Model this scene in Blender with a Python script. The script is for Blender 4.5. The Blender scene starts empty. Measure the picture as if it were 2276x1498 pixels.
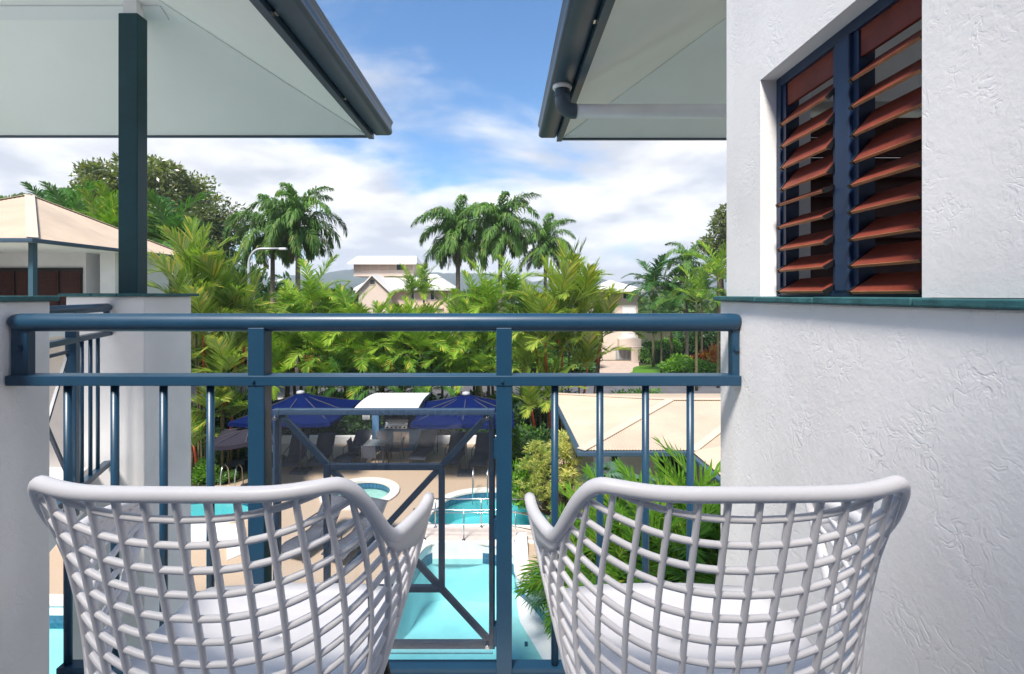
import bpy, math, random
import numpy as np
from mathutils import Vector, Matrix
from mathutils.geometry import tessellate_polygon

R = math.radians
random.seed(7)
scene = bpy.context.scene
C = scene.collection

# ------------------------------------------------------------------ camera, sky, sun, exposure
CZ = 6.55                                   # eye height above the pool deck
cam_d = bpy.data.cameras.new('camera'); cam = bpy.data.objects.new('camera', cam_d); C.objects.link(cam)
cam.location = (0, 0, CZ); cam.rotation_euler = (R(90), 0, 0)
cam_d.lens = 17.0; cam_d.sensor_width = 36; cam_d.shift_x = 0.00835; cam_d.shift_y = -0.0413
cam_d.clip_start = 0.05; cam_d.clip_end = 20000
scene.camera = cam

SUN_EL, SUN_AZ = 55.0, 204.0                # azimuth clockwise from +Y (the view direction)
world = bpy.data.worlds.new('World'); scene.world = world; world.use_nodes = True
wn = world.node_tree; wn.nodes.clear()
def N(t, typ, **kw):
    n = t.nodes.new(typ)
    for k, v in kw.items(): setattr(n, k, v)
    return n
def link(t, a, b): t.links.new(a, b)
sky = N(wn, 'ShaderNodeTexSky'); sky.sky_type = 'NISHITA'; sky.sun_disc = False
sky.sun_elevation = R(SUN_EL); sky.sun_rotation = R(SUN_AZ); sky.altitude = 0; sky.air_density = 1.0; sky.dust_density = 0.6; sky.ozone_density = 1.4
tc = N(wn, 'ShaderNodeTexCoord')
sep = N(wn, 'ShaderNodeSeparateXYZ'); link(wn, tc.outputs['Generated'], sep.inputs[0])
zc = N(wn, 'ShaderNodeMath', operation='MAXIMUM'); link(wn, sep.outputs['Z'], zc.inputs[0]); zc.inputs[1].default_value = 0.0
za = N(wn, 'ShaderNodeMath', operation='ADD'); link(wn, zc.outputs[0], za.inputs[0]); za.inputs[1].default_value = 0.22
inv = N(wn, 'ShaderNodeMath', operation='DIVIDE'); inv.inputs[0].default_value = 1.0; link(wn, za.outputs[0], inv.inputs[1])
pv = N(wn, 'ShaderNodeVectorMath', operation='SCALE'); link(wn, tc.outputs['Generated'], pv.inputs[0]); link(wn, inv.outputs[0], pv.inputs['Scale'])
off = N(wn, 'ShaderNodeVectorMath', operation='ADD'); link(wn, pv.outputs[0], off.inputs[0]); off.inputs[1].default_value = (0.55, 3.1, 0.0)
no = N(wn, 'ShaderNodeTexNoise'); no.inputs['Scale'].default_value = 0.75; no.inputs['Detail'].default_value = 9; no.inputs['Roughness'].default_value = 0.55; no.inputs['Distortion'].default_value = 0.35
link(wn, off.outputs[0], no.inputs['Vector'])
# cover grows towards the horizon
cov = N(wn, 'ShaderNodeMapRange'); link(wn, sep.outputs['Z'], cov.inputs['Value'])
cov.inputs['From Min'].default_value = 0.20; cov.inputs['From Max'].default_value = 0.46; cov.inputs['To Min'].default_value = 0.16; cov.inputs['To Max'].default_value = -0.04
ad = N(wn, 'ShaderNodeMath', operation='ADD'); link(wn, no.outputs['Fac'], ad.inputs[0]); link(wn, cov.outputs[0], ad.inputs[1])
cr = N(wn, 'ShaderNodeMapRange', interpolation_type='SMOOTHSTEP'); link(wn, ad.outputs[0], cr.inputs['Value'])
cr.inputs['From Min'].default_value = 0.455; cr.inputs['From Max'].default_value = 0.615; cr.inputs['To Max'].default_value = 0.96
no2 = N(wn, 'ShaderNodeTexNoise'); no2.inputs['Scale'].default_value = 2.3; no2.inputs['Detail'].default_value = 6
link(wn, off.outputs[0], no2.inputs['Vector'])
shade = N(wn, 'ShaderNodeValToRGB')
shade.color_ramp.elements[0].position = 0.40; shade.color_ramp.elements[0].color = (2.1, 2.18, 2.4, 1)
shade.color_ramp.elements[1].position = 0.64; shade.color_ramp.elements[1].color = (3.75, 3.7, 3.65, 1)
link(wn, no2.outputs['Fac'], shade.inputs[0])
mix = N(wn, 'ShaderNodeMix', data_type='RGBA')
tn = N(wn, 'ShaderNodeMix', data_type='RGBA', blend_type='MULTIPLY'); tn.inputs['Factor'].default_value = 1; link(wn, sky.outputs[0], tn.inputs['A']); tn.inputs['B'].default_value = (.28, .47, .60, 1)
link(wn, cr.outputs[0], mix.inputs['Factor']); link(wn, tn.outputs['Result'], mix.inputs['A']); link(wn, shade.outputs[0], mix.inputs['B'])
bg = N(wn, 'ShaderNodeBackground'); bg.inputs['Strength'].default_value = 0.13
link(wn, mix.outputs['Result'], bg.inputs['Color'])
wo = N(wn, 'ShaderNodeOutputWorld'); link(wn, bg.outputs[0], wo.inputs[0])

sun_d = bpy.data.lights.new('sun', 'SUN'); sun = bpy.data.objects.new('sun', sun_d); C.objects.link(sun)
sun_d.energy = 2.9; sun_d.angle = R(12); sun_d.color = (1.0, 0.94, 0.86)
sd = Vector((math.sin(R(SUN_AZ))*math.cos(R(SUN_EL)), math.cos(R(SUN_AZ))*math.cos(R(SUN_EL)), math.sin(R(SUN_EL))))
sun.rotation_euler = sd.to_track_quat('Z', 'Y').to_euler(); sun.location = (0, -10, 40)
vs = scene.view_settings; vs.view_transform = 'Standard'; vs.look = 'None'; vs.gamma = 1; vs.exposure = 1.48

# ------------------------------------------------------------------ materials
MATS = {}
def mat(name, col=(.5, .5, .5), rough=.6, spec=.4, metal=0.0, var=0.0, vscale=3.0, bump=0.0, bscale=40.0, col2=None, coat=0.0, detail=5):
    if name in MATS: return MATS[name]
    m = bpy.data.materials.new(name); m.use_nodes = True; t = m.node_tree
    b = t.nodes['Principled BSDF']
    b.inputs['Base Color'].default_value = (*col, 1); b.inputs['Roughness'].default_value = rough
    b.inputs['Specular IOR Level'].default_value = spec; b.inputs['Metallic'].default_value = metal
    b.inputs['Coat Weight'].default_value = coat
    if var > 0 or col2:
        g = N(t, 'ShaderNodeTexCoord'); n = N(t, 'ShaderNodeTexNoise'); n.inputs['Scale'].default_value = vscale; n.inputs['Detail'].default_value = detail; n.inputs['Roughness'].default_value = .62
        link(t, g.outputs['Object'], n.inputs['Vector'])
        r = N(t, 'ShaderNodeValToRGB'); r.color_ramp.elements[0].position = .33; r.color_ramp.elements[1].position = .68
        a = col2 if col2 else tuple(c*(1-var) for c in col)
        r.color_ramp.elements[0].color = (*a, 1); r.color_ramp.elements[1].color = (*(tuple(min(1, c*(1+var*.4)) for c in col)), 1)
        link(t, n.outputs['Fac'], r.inputs[0]); link(t, r.outputs[0], b.inputs['Base Color'])
    if bump > 0:
        g2 = N(t, 'ShaderNodeTexCoord'); n2 = N(t, 'ShaderNodeTexNoise'); n2.inputs['Scale'].default_value = bscale; n2.inputs['Detail'].default_value = 5
        link(t, g2.outputs['Object'], n2.inputs['Vector'])
        bp = N(t, 'ShaderNodeBump'); bp.inputs['Strength'].default_value = bump; bp.inputs['Distance'].default_value = .01
        link(t, n2.outputs['Fac'], bp.inputs['Height']); link(t, bp.outputs[0], b.inputs['Normal'])
    MATS[name] = m; return m

def stucco(name, col, depth=.0024):
    """trowelled render: fine grain plus broken curved trowel strokes"""
    m = mat(name, col, rough=.75, spec=.25); t = m.node_tree; b = t.nodes['Principled BSDF']
    g = N(t, 'ShaderNodeTexCoord')
    # stains
    n0 = N(t, 'ShaderNodeTexNoise'); n0.inputs['Scale'].default_value = 2.2; n0.inputs['Detail'].default_value = 6; link(t, g.outputs['Object'], n0.inputs['Vector'])
    r0 = N(t, 'ShaderNodeValToRGB'); r0.color_ramp.elements[0].color = (*(c*.86 for c in col), 1); r0.color_ramp.elements[1].color = (*col, 1)
    r0.color_ramp.elements[0].position = .3; r0.color_ramp.elements[1].position = .6
    link(t, n0.outputs['Fac'], r0.inputs[0]); link(t, r0.outputs[0], b.inputs['Base Color'])
    fine = N(t, 'ShaderNodeTexNoise'); fine.inputs['Scale'].default_value = 130; fine.inputs['Detail'].default_value = 4; link(t, g.outputs['Object'], fine.inputs['Vector'])
    # strokes: thin level sets of a warped noise, broken up by a mask
    wv = N(t, 'ShaderNodeTexNoise'); wv.inputs['Scale'].default_value = 27; wv.inputs['Detail'].default_value = 4.5; wv.inputs['Distortion'].default_value = .9; link(t, g.outputs['Object'], wv.inputs['Vector'])
    s1 = N(t, 'ShaderNodeMath', operation='SUBTRACT'); link(t, wv.outputs['Fac'], s1.inputs[0]); s1.inputs[1].default_value = .5
    s2 = N(t, 'ShaderNodeMath', operation='ABSOLUTE'); link(t, s1.outputs[0], s2.inputs[0])
    st = N(t, 'ShaderNodeMapRange', interpolation_type='SMOOTHSTEP'); link(t, s2.outputs[0], st.inputs['Value'])
    st.inputs['From Min'].default_value = 0; st.inputs['From Max'].default_value = .055; st.inputs['To Min'].default_value = 1; st.inputs['To Max'].default_value = 0
    mk = N(t, 'ShaderNodeTexNoise'); mk.inputs['Scale'].default_value = 9; mk.inputs['Detail'].default_value = 4; link(t, g.outputs['Object'], mk.inputs['Vector'])
    mr = N(t, 'ShaderNodeMapRange', interpolation_type='SMOOTHSTEP'); link(t, mk.outputs['Fac'], mr.inputs['Value']); mr.inputs['From Min'].default_value = .42; mr.inputs['From Max'].default_value = .70
    mu = N(t, 'ShaderNodeMath', operation='MULTIPLY'); link(t, st.outputs[0], mu.inputs[0]); link(t, mr.outputs[0], mu.inputs[1])
    lo = N(t, 'ShaderNodeTexNoise'); lo.inputs['Scale'].default_value = 48; lo.inputs['Detail'].default_value = 7; lo.inputs['Roughness'].default_value = .62; link(t, g.outputs['Object'], lo.inputs['Vector'])
    a1 = N(t, 'ShaderNodeMath', operation='MULTIPLY_ADD'); link(t, mu.outputs[0], a1.inputs[0]); a1.inputs[1].default_value = -.55; link(t, lo.outputs['Fac'], a1.inputs[2])
    a2 = N(t, 'ShaderNodeMath', operation='MULTIPLY_ADD'); link(t, fine.outputs['Fac'], a2.inputs[0]); a2.inputs[1].default_value = .35; link(t, a1.outputs[0], a2.inputs[2])
    bp = N(t, 'ShaderNodeBump'); bp.inputs['Strength'].default_value = .5; bp.inputs['Distance'].default_value = depth
    link(t, a2.outputs[0], bp.inputs['Height']); link(t, bp.outputs[0], b.inputs['Normal'])
    return m

def leaf_mat(name, c_dark, c_light, c_odd=None, odd=.06, trans=.42, gloss=.11):
    """leaf tints differ from leaf to leaf (mesh island) and from plant to plant"""
    if name in MATS: return MATS[name]
    m = bpy.data.materials.new(name); m.use_nodes = True; t = m.node_tree; t.nodes.clear()
    ge = N(t, 'ShaderNodeNewGeometry'); oi = N(t, 'ShaderNodeObjectInfo')
    av = N(t, 'ShaderNodeMath', operation='MULTIPLY_ADD'); link(t, oi.outputs['Random'], av.inputs[0]); av.inputs[1].default_value = .55
    sc = N(t, 'ShaderNodeMath', operation='MULTIPLY'); link(t, ge.outputs['Random Per Island'], sc.inputs[0]); sc.inputs[1].default_value = .45
    link(t, sc.outputs[0], av.inputs[2])
    r = N(t, 'ShaderNodeValToRGB'); r.color_ramp.elements[0].color = (*c_dark, 1); r.color_ramp.elements[1].color = (*c_light, 1)
    r.color_ramp.elements[0].position = .15; r.color_ramp.elements[1].position = .85
    link(t, av.outputs[0], r.inputs[0]); cout = r.outputs[0]
    if c_odd:
        gt = N(t, 'ShaderNodeMath', operation='GREATER_THAN'); link(t, ge.outputs['Random Per Island'], gt.inputs[0]); gt.inputs[1].default_value = 1-odd
        mx = N(t, 'ShaderNodeMix', data_type='RGBA'); link(t, gt.outputs[0], mx.inputs['Factor']); link(t, cout, mx.inputs['A']); mx.inputs['B'].default_value = (*c_odd, 1); cout = mx.outputs['Result']
    d = N(t, 'ShaderNodeBsdfDiffuse'); tr = N(t, 'ShaderNodeBsdfTranslucent'); gl = N(t, 'ShaderNodeBsdfGlossy'); gl.inputs['Roughness'].default_value = .48
    link(t, cout, d.inputs[0])
    tcx = N(t, 'ShaderNodeMix', data_type='RGBA', blend_type='MULTIPLY'); tcx.inputs['Factor'].default_value = 1; link(t, cout, tcx.inputs['A']); tcx.inputs['B'].default_value = (1.15, 1.35, .5, 1); link(t, tcx.outputs['Result'], tr.inputs[0])
    m1 = N(t, 'ShaderNodeMixShader'); m1.inputs[0].default_value = trans; link(t, d.outputs[0], m1.inputs[1]); link(t, tr.outputs[0], m1.inputs[2])
    lw = N(t, 'ShaderNodeFresnel'); lw.inputs[0].default_value = 1.42
    fm = N(t, 'ShaderNodeMath', operation='MULTIPLY'); link(t, lw.outputs[0], fm.inputs[0]); fm.inputs[1].default_value = gloss*2.4
    m2 = N(t, 'ShaderNodeMixShader'); link(t, fm.outputs[0], m2.inputs[0]); link(t, m1.outputs[0], m2.inputs[1]); link(t, gl.outputs[0], m2.inputs[2])
    o = N(t, 'ShaderNodeOutputMaterial'); link(t, m2.outputs[0], o.inputs[0])
    MATS[name] = m; return m

def glass_mat(name, tint=(.9, .93, .95), refl=1.0, haze=.04, rough=.02):
    if name in MATS: return MATS[name]
    m = bpy.data.materials.new(name); m.use_nodes = True; t = m.node_tree; t.nodes.clear()
    tr = N(t, 'ShaderNodeBsdfTransparent'); tr.inputs[0].default_value = (*tint, 1)
    gl = N(t, 'ShaderNodeBsdfGlossy'); gl.inputs['Roughness'].default_value = rough
    df = N(t, 'ShaderNodeBsdfDiffuse'); df.inputs[0].default_value = (.7, .72, .78, 1)
    fr = N(t, 'ShaderNodeFresnel'); fr.inputs[0].default_value = 1.5
    fm = N(t, 'ShaderNodeMath', operation='MULTIPLY'); link(t, fr.outputs[0], fm.inputs[0]); fm.inputs[1].default_value = refl
    m0 = N(t, 'ShaderNodeMixShader'); m0.inputs[0].default_value = haze; link(t, tr.outputs[0], m0.inputs[1]); link(t, df.outputs[0], m0.inputs[2])
    m1 = N(t, 'ShaderNodeMixShader'); link(t, fm.outputs[0], m1.inputs[0]); link(t, m0.outputs[0], m1.inputs[1]); link(t, gl.outputs[0], m1.inputs[2])
    o = N(t, 'ShaderNodeOutputMaterial'); link(t, m1.outputs[0], o.inputs[0])
    MATS[name] = m; return m

def water_mat(name, tint):
    if name in MATS: return MATS[name]
    m = bpy.data.materials.new(name); m.use_nodes = True; t = m.node_tree; t.nodes.clear()
    tr = N(t, 'ShaderNodeBsdfTransparent'); tr.inputs[0].default_value = (*tint, 1)
    gl = N(t, 'ShaderNodeBsdfGlossy'); gl.inputs['Roughness'].default_value = .03
    g = N(t, 'ShaderNodeTexCoord'); n = N(t, 'ShaderNodeTexNoise'); n.inputs['Scale'].default_value = 3.2; n.inputs['Detail'].default_value = 4; n.inputs['Distortion'].default_value = .6; link(t, g.outputs['Object'], n.inputs['Vector'])
    bp = N(t, 'ShaderNodeBump'); bp.inputs['Strength'].default_value = .5; bp.inputs['Distance'].default_value = .06; link(t, n.outputs['Fac'], bp.inputs['Height'])
    fr = N(t, 'ShaderNodeFresnel'); fr.inputs[0].default_value = 1.33; link(t, bp.outputs[0], fr.inputs['Normal']); link(t, bp.outputs[0], gl.inputs['Normal'])
    m1 = N(t, 'ShaderNodeMixShader'); link(t, fr.outputs[0], m1.inputs[0]); link(t, tr.outputs[0], m1.inputs[1]); link(t, gl.outputs[0], m1.inputs[2])
    o = N(t, 'ShaderNodeOutputMaterial'); link(t, m1.outputs[0], o.inputs[0])
    MATS[name] = m; return m

def brick_mat(name, c1, c2, mortar, scale, rough=.25):
    if name in MATS: return MATS[name]
    m = mat(name, c1, rough=rough, spec=.5); t = m.node_tree; b = t.nodes['Principled BSDF']
    g = N(t, 'ShaderNodeTexCoord'); mp = N(t, 'ShaderNodeMapping'); mp.inputs['Rotation'].default_value = (R(90), 0, 0); link(t, g.outputs['Object'], mp.inputs[0])
    k = N(t, 'ShaderNodeTexBrick'); k.offset = 0; k.inputs['Scale'].default_value = scale; k.inputs['Color1'].default_value = (*c1, 1); k.inputs['Color2'].default_value = (*c2, 1); k.inputs['Mortar'].default_value = (*mortar, 1)
    k.inputs['Brick Width'].default_value = .5; k.inputs['Row Height'].default_value = .5; k.inputs['Mortar Size'].default_value = .03
    link(t, mp.outputs[0], k.inputs['Vector']); link(t, k.outputs[0], b.inputs['Base Color'])
    return m

M_STUCCO = stucco('white_render', (.87, .84, .83))
M_STUCCO2 = stucco('smoother_white_render', (.87, .84, .83), .0013)
M_PLASTER = mat('white_plaster', (.80, .795, .79), .8, .2, var=.08, vscale=1.2, bump=.15, bscale=25)
M_BLUE = mat('navy_powder_coat', (.009, .046, .092), .36, .5, var=.12, vscale=6, bump=.03, bscale=300)
M_BLUE_D = mat('dark_navy_frame', (.016, .036, .088), .35, .45, var=.15, vscale=8)
M_TEAL = mat('teal_paint', (.006, .050, .066), .42, .4, var=.2, vscale=5, bump=.05, bscale=60)
M_TEAL_L = mat('weathered_teal_tile', (.035, .125, .135), .55, .35, var=.35, vscale=18, bump=.25, bscale=70)
M_GUT = mat('slate_blue_gutter', (.040, .075, .115), .35, .45, var=.12, vscale=3)
M_SOFFIT = mat('pale_soffit_sheet', (.86, .88, .85), .55, .3, var=.05, vscale=.8)
M_PIPE = mat('white_plastic_pipe', (.86, .84, .85), .35, .4, var=.06, vscale=4)
M_CHAIR = mat('white_moulded_plastic', (.75, .72, .725), .42, .4, var=.04, vscale=9)
M_BLACK = mat('black_metal', (.012, .012, .014), .4, .4)
M_STEEL = mat('stainless_steel', (.62, .62, .62), .22, .5, metal=1.0)
M_WOODR = mat('red_cedar_blade', (.23, .048, .028), .5, .3, col2=(.15, .031, .019), vscale=14, bump=.08, bscale=90)
M_WOODE = mat('lit_cedar_edge', (.42, .17, .075), .55, .3, var=.3, vscale=20)  # lighter orange paints the light caught along each blade's outer edge
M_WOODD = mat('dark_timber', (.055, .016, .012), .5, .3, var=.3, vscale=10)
M_INT = mat('interior_paint', (.66, .63, .59), .8, .2, var=.05)
M_DECK = mat('exposed_aggregate_deck', (.45, .345, .255), .85, .2, col2=(.39, .29, .205), vscale=26, bump=.3, bscale=220, detail=8)
M_COPING = mat('pale_coping_stone', (.68, .62, .56), .7, .3, var=.12, vscale=5, bump=.1, bscale=60)
M_WHITEW = mat('white_pool_wall', (.72, .70, .68), .8, .2, var=.1, vscale=2.5, bump=.2, bscale=40)
M_POOLF = mat('pale_pool_floor', (.62, .76, .78), .7, .2, var=.12, vscale=1.3)
M_POOLFD = mat('aqua_pool_floor', (.30, .60, .64), .7, .2, var=.15, vscale=1.5)
M_TILE = mat('blue_pool_tile', (.035, .13, .22), .2, .5, var=.45, vscale=14)
M_WATER = water_mat('pool_water', (.60, .92, .925)); M_WATER2 = water_mat('upper_pool_water', (.55, .88, .88)); M_WATERS = water_mat('spa_water', (.72, .86, .80))
M_CREAM = mat('cream_metal_roof', (.50, .395, .295), .5, .35, var=.14, vscale=.9, detail=8)
M_CREAMC = mat('cream_roof_capping', (.57, .46, .355), .5, .35, var=.08, vscale=2)
M_WROOF = mat('white_metal_roof', (.66, .64, .61), .5, .3, var=.06, vscale=2)
M_NAVYF = mat('navy_canopy_fabric', (.004, .011, .062), .95, .04, var=.15, vscale=3, bump=.1, bscale=200)
M_DARKF = mat('charcoal_canopy_fabric', (.025, .022, .034), .85, .2, var=.15, vscale=3)
M_SLING = mat('charcoal_woven_sling', (.075, .080, .098), .75, .25, var=.2, vscale=20, bump=.2, bscale=300)
M_LFRAME = mat('dark_grey_frame', (.07, .073, .085), .5, .35)
M_TABLE = mat('grey_table_top', (.16, .18, .20), .3, .4, var=.1)
M_MOSAIC = brick_mat('blue_mosaic', (.02, .12, .30), (.07, .22, .42), (.2, .25, .3), 20)
M_PEACH = mat('peach_render', (.66, .50, .40), .85, .2, var=.06, vscale=.6)
M_PEACHL = mat('pale_peach_trim', (.62, .51, .44), .8, .2, var=.05)
M_PANE = mat('window_glass', (.03, .04, .05), .08, .6)
M_WFRAME = mat('white_window_frame', (.78, .78, .78), .5, .3)
M_ASPH = mat('grey_asphalt', (.115, .112, .122), .9, .2, var=.25, vscale=.7, bump=.2, bscale=80, detail=8)
M_CONC = mat('pink_concrete_drive', (.46, .36, .30), .85, .2, var=.15, vscale=1.5)
M_KERB = mat('concrete_kerb', (.42, .39, .36), .85, .2, var=.2, vscale=3)
M_GRASS = mat('lawn_grass', (.10, .22, .025), .95, .1, col2=(.05, .13, .015), vscale=9, bump=.6, bscale=60, detail=8)
M_SOIL = mat('garden_soil', (.055, .042, .028), .95, .1, col2=(.03, .045, .015), vscale=2.5, bump=.5, bscale=20, detail=8)
M_HILL = mat('forested_hill', (.030, .055, .030), .95, .05, col2=(.012, .028, .018), vscale=.03, detail=9)
M_LAMP = mat('galvanised_pole', (.50, .51, .54), .45, .4, metal=.3)
M_RED = mat('red_plastic', (.70, .03, .02), .45, .4)
M_PALMT = mat('grey_palm_trunk', (.26, .22, .18), .9, .15, col2=(.13, .105, .08), vscale=6, bump=.5, bscale=30)
M_PALMD = mat('slim_cane_stem', (.13, .115, .06), .8, .2, var=.4, vscale=8)
M_CSHAFT = mat('green_crownshaft', (.13, .22, .05), .5, .3, var=.3, vscale=4)
M_REDST = mat('sealing_wax_red', (.55, .085, .02), .4, .4, col2=(.35, .04, .015), vscale=9)
M_RACH = mat('frond_midrib', (.20, .24, .05), .6, .3)
M_TRUNK = mat('brown_bark', (.10, .075, .055), .9, .1, var=.4, vscale=6, bump=.6, bscale=25)
L_ROYAL = leaf_mat('royal_palm_leaf', (.058, .140, .032), (.165, .310, .070), (.26, .27, .08), .06)
L_CANE = leaf_mat('golden_cane_leaf', (.105, .225, .020), (.300, .460, .045), (.50, .46, .08), .14)
L_LIP = leaf_mat('sealing_wax_leaf', (.125, .225, .032), (.330, .430, .070), (.52, .42, .07), .09)
L_DARKP = leaf_mat('deep_green_palm_leaf', (.028, .100, .026), (.090, .225, .042))
L_BUSH = leaf_mat('bush_leaf', (.045, .140, .022), (.150, .310, .045))
L_HEDGE = leaf_mat('dark_hedge_leaf', (.024, .070, .020), (.065, .150, .034))
L_BRIGHT = leaf_mat('bright_shrub_leaf', (0.069, 0.194, 0.015), (0.188, 0.375, 0.025))
L_YELLOW = leaf_mat('variegated_leaf', (.36, .38, .08), (.68, .62, .20), (.16, .28, .04), .15)
L_RED = leaf_mat('croton_leaf', (.24, .03, .012), (.42, .11, .015), (.45, .28, .03), .2)
L_TREE = leaf_mat('grey_green_tree_leaf', (.075, .108, .030), (.205, .240, .070), (.26, .21, .08), .05)
L_FAR = leaf_mat('far_tree_leaf', (0.056, 0.119, 0.025), (0.161, 0.238, 0.049))
M_BLUE_F = mat('veiled_navy_bar', (.030, .062, .115), .5, .3, var=.12, vscale=6)  # navy lightened to paint in the pale veil of the clear panel
M_PANEL = glass_mat('clear_acrylic', (.965, .975, .985), refl=.75, haze=.008)
M_GLASSD = glass_mat('dark_door_glass', (.25, .27, .28), refl=1.2, haze=.0)

# ------------------------------------------------------------------ mesh helpers
def wm(o):
    m = o.matrix_basis.copy()
    return wm(o.parent) @ m if o.parent else m
class MB:
    def __init__(s): s.v = []; s.f = []; s.sm = []
    def quadmesh(s, vs, fs, smooth=False):
        k = len(s.v); s.v += [Vector(v) for v in vs]
        for f in fs: s.f.append(tuple(i+k for i in f)); s.sm.append(smooth)
        return s
    def box(s, x0, x1, y0, y1, z0, z1, M=None):
        vs = [Vector((x, y, z)) for z in (z0, z1) for y in (y0, y1) for x in (x0, x1)]
        if M is not None: vs = [M @ v for v in vs]
        return s.quadmesh(vs, [(0, 2, 3, 1), (4, 5, 7, 6), (0, 1, 5, 4), (2, 6, 7, 3), (0, 4, 6, 2), (1, 3, 7, 5)])
    def bar(s, a, b, w, h, up=(0, 0, 1)):
        """rectangular bar from a to b: w across, h along up"""
        a = Vector(a); b = Vector(b); d = (b-a).normalized(); u = Vector(up); x = d.cross(u).normalized(); u = x.cross(d)
        vs = [p + x*sx*w/2 + u*sz*h/2 for p in (a, b) for sx, sz in ((-1, -1), (1, -1), (1, 1), (-1, 1))]
        return s.quadmesh(vs, [(0, 1, 2, 3), (7, 6, 5, 4), (0, 4, 5, 1), (1, 5, 6, 2), (2, 6, 7, 3), (3, 7, 4, 0)])
    def tube(s, pts, r, n=8, cap=True, flat=None, up=None):
        pts = [Vector(p) for p in pts]; m = len(pts); rs = r if isinstance(r, (list, tuple)) else [r]*m
        vs = []; prev = None
        for i, p in enumerate(pts):
            d = (pts[min(i+1, m-1)] - pts[max(i-1, 0)]); d = d.normalized() if d.length > 1e-9 else Vector((0, 0, 1))
            if prev is None:
                ref = Vector(up) if up else (Vector((0, 0, 1)) if abs(d.z) < .9 else Vector((1, 0, 0)))
                x = d.cross(ref).normalized()
            else:
                x = (prev - d*prev.dot(d)).normalized()
            prev = x; y = d.cross(x)
            for k in range(n):
                a = 2*math.pi*k/n
                vs.append(p + x*math.cos(a)*rs[i]*(flat[0] if flat else 1) + y*math.sin(a)*rs[i]*(flat[1] if flat else 1))
        fs = [(i*n+k, i*n+(k+1) % n, (i+1)*n+(k+1) % n, (i+1)*n+k) for i in range(m-1) for k in range(n)]
        s.quadmesh(vs, fs, True)
        if cap:
            k0 = len(s.v)-len(vs)
            s.f.append(tuple(k0+k for k in range(n))[::-1]); s.sm.append(False)
            s.f.append(tuple(k0+(m-1)*n+k for k in range(n))); s.sm.append(False)
        return s
    def poly(s, pts): return s.quadmesh(pts, [tuple(range(len(pts)))])
    def sphere(s, c, r, n=10, m=6):
        c = Vector(c); vs = []
        for i in range(m+1):
            t = math.pi*i/m
            for k in range(n):
                a = 2*math.pi*k/n; vs.append(c + Vector((math.sin(t)*math.cos(a)*r, math.sin(t)*math.sin(a)*r, math.cos(t)*r)))
        return s.quadmesh(vs, [(i*n+k, (i+1)*n+k, (i+1)*n+(k+1) % n, i*n+(k+1) % n) for i in range(m) for k in range(n)], True)
    def build(s, name, m, parent=None, local=False, bevel=0):
        me = bpy.data.meshes.new(name)
        vs = s.v
        if parent is not None and not local:
            iv = wm(parent).inverted(); vs = [iv @ v for v in vs]
        me.from_pydata([tuple(v) for v in vs], [], s.f)
        me.polygons.foreach_set('use_smooth', s.sm); me.materials.append(m); me.update()
        o = bpy.data.objects.new(name, me); C.objects.link(o)
        if parent is not None: o.parent = parent
        if bevel:
            b = o.modifiers.new('bevel', 'BEVEL'); b.width = bevel; b.segments = 2; b.limit_method = 'ANGLE'; b.angle_limit = R(40)
        return o
def tag(o, label=None, cat=None, group=None, kind=None):
    if label: o['label'] = label
    if cat: o['category'] = cat
    if group: o['group'] = group
    if kind: o['kind'] = kind
    return o
def thing(name, label, cat, loc=(0, 0, 0), rz=0.0, group=None):
    o = bpy.data.objects.new(name, None); C.objects.link(o); o.empty_display_size = .2
    o.location = loc; o.rotation_euler = (0, 0, rz)
    return tag(o, label, cat, group)
def copy_tree(o, parent=None):
    c = o.copy(); C.objects.link(c)
    if parent is not None: c.parent = parent
    for ch in list(o.children): copy_tree(ch, c)
    return c
def np_mesh(name, quads, m, tris=False):
    """quads: (n,4,3) array -> mesh of loose leaf faces"""
    n, k = quads.shape[0], quads.shape[1]
    me = bpy.data.meshes.new(name)
    me.vertices.add(n*k); me.vertices.foreach_set('co', quads.reshape(-1).astype(np.float32))
    me.loops.add(n*k); me.loops.foreach_set('vertex_index', np.arange(n*k, dtype=np.int32))
    me.polygons.add(n); me.polygons.foreach_set('loop_start', np.arange(0, n*k, k, dtype=np.int32)); me.polygons.foreach_set('loop_total', np.full(n, k, dtype=np.int32))
    me.materials.append(m); me.update(calc_edges=True); me.validate()
    return me
def obj_from(name, me, loc=(0, 0, 0), rz=0, parent=None, sc=1.0):
    o = bpy.data.objects.new(name, me); C.objects.link(o); o.location = loc; o.rotation_euler = (0, 0, rz)
    o.scale = (sc, sc, sc) if not isinstance(sc, (tuple, list)) else sc
    if parent is not None: o.parent = parent
    return o
FPX, HX, HY = 1075.0, 1119.0, 655.0
def at(px, py, Y): return Vector(((px-HX)/FPX*Y, Y, CZ-(py-HY)/FPX*Y))
def gx(px, Y): return (px-HX)/FPX*Y

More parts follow.
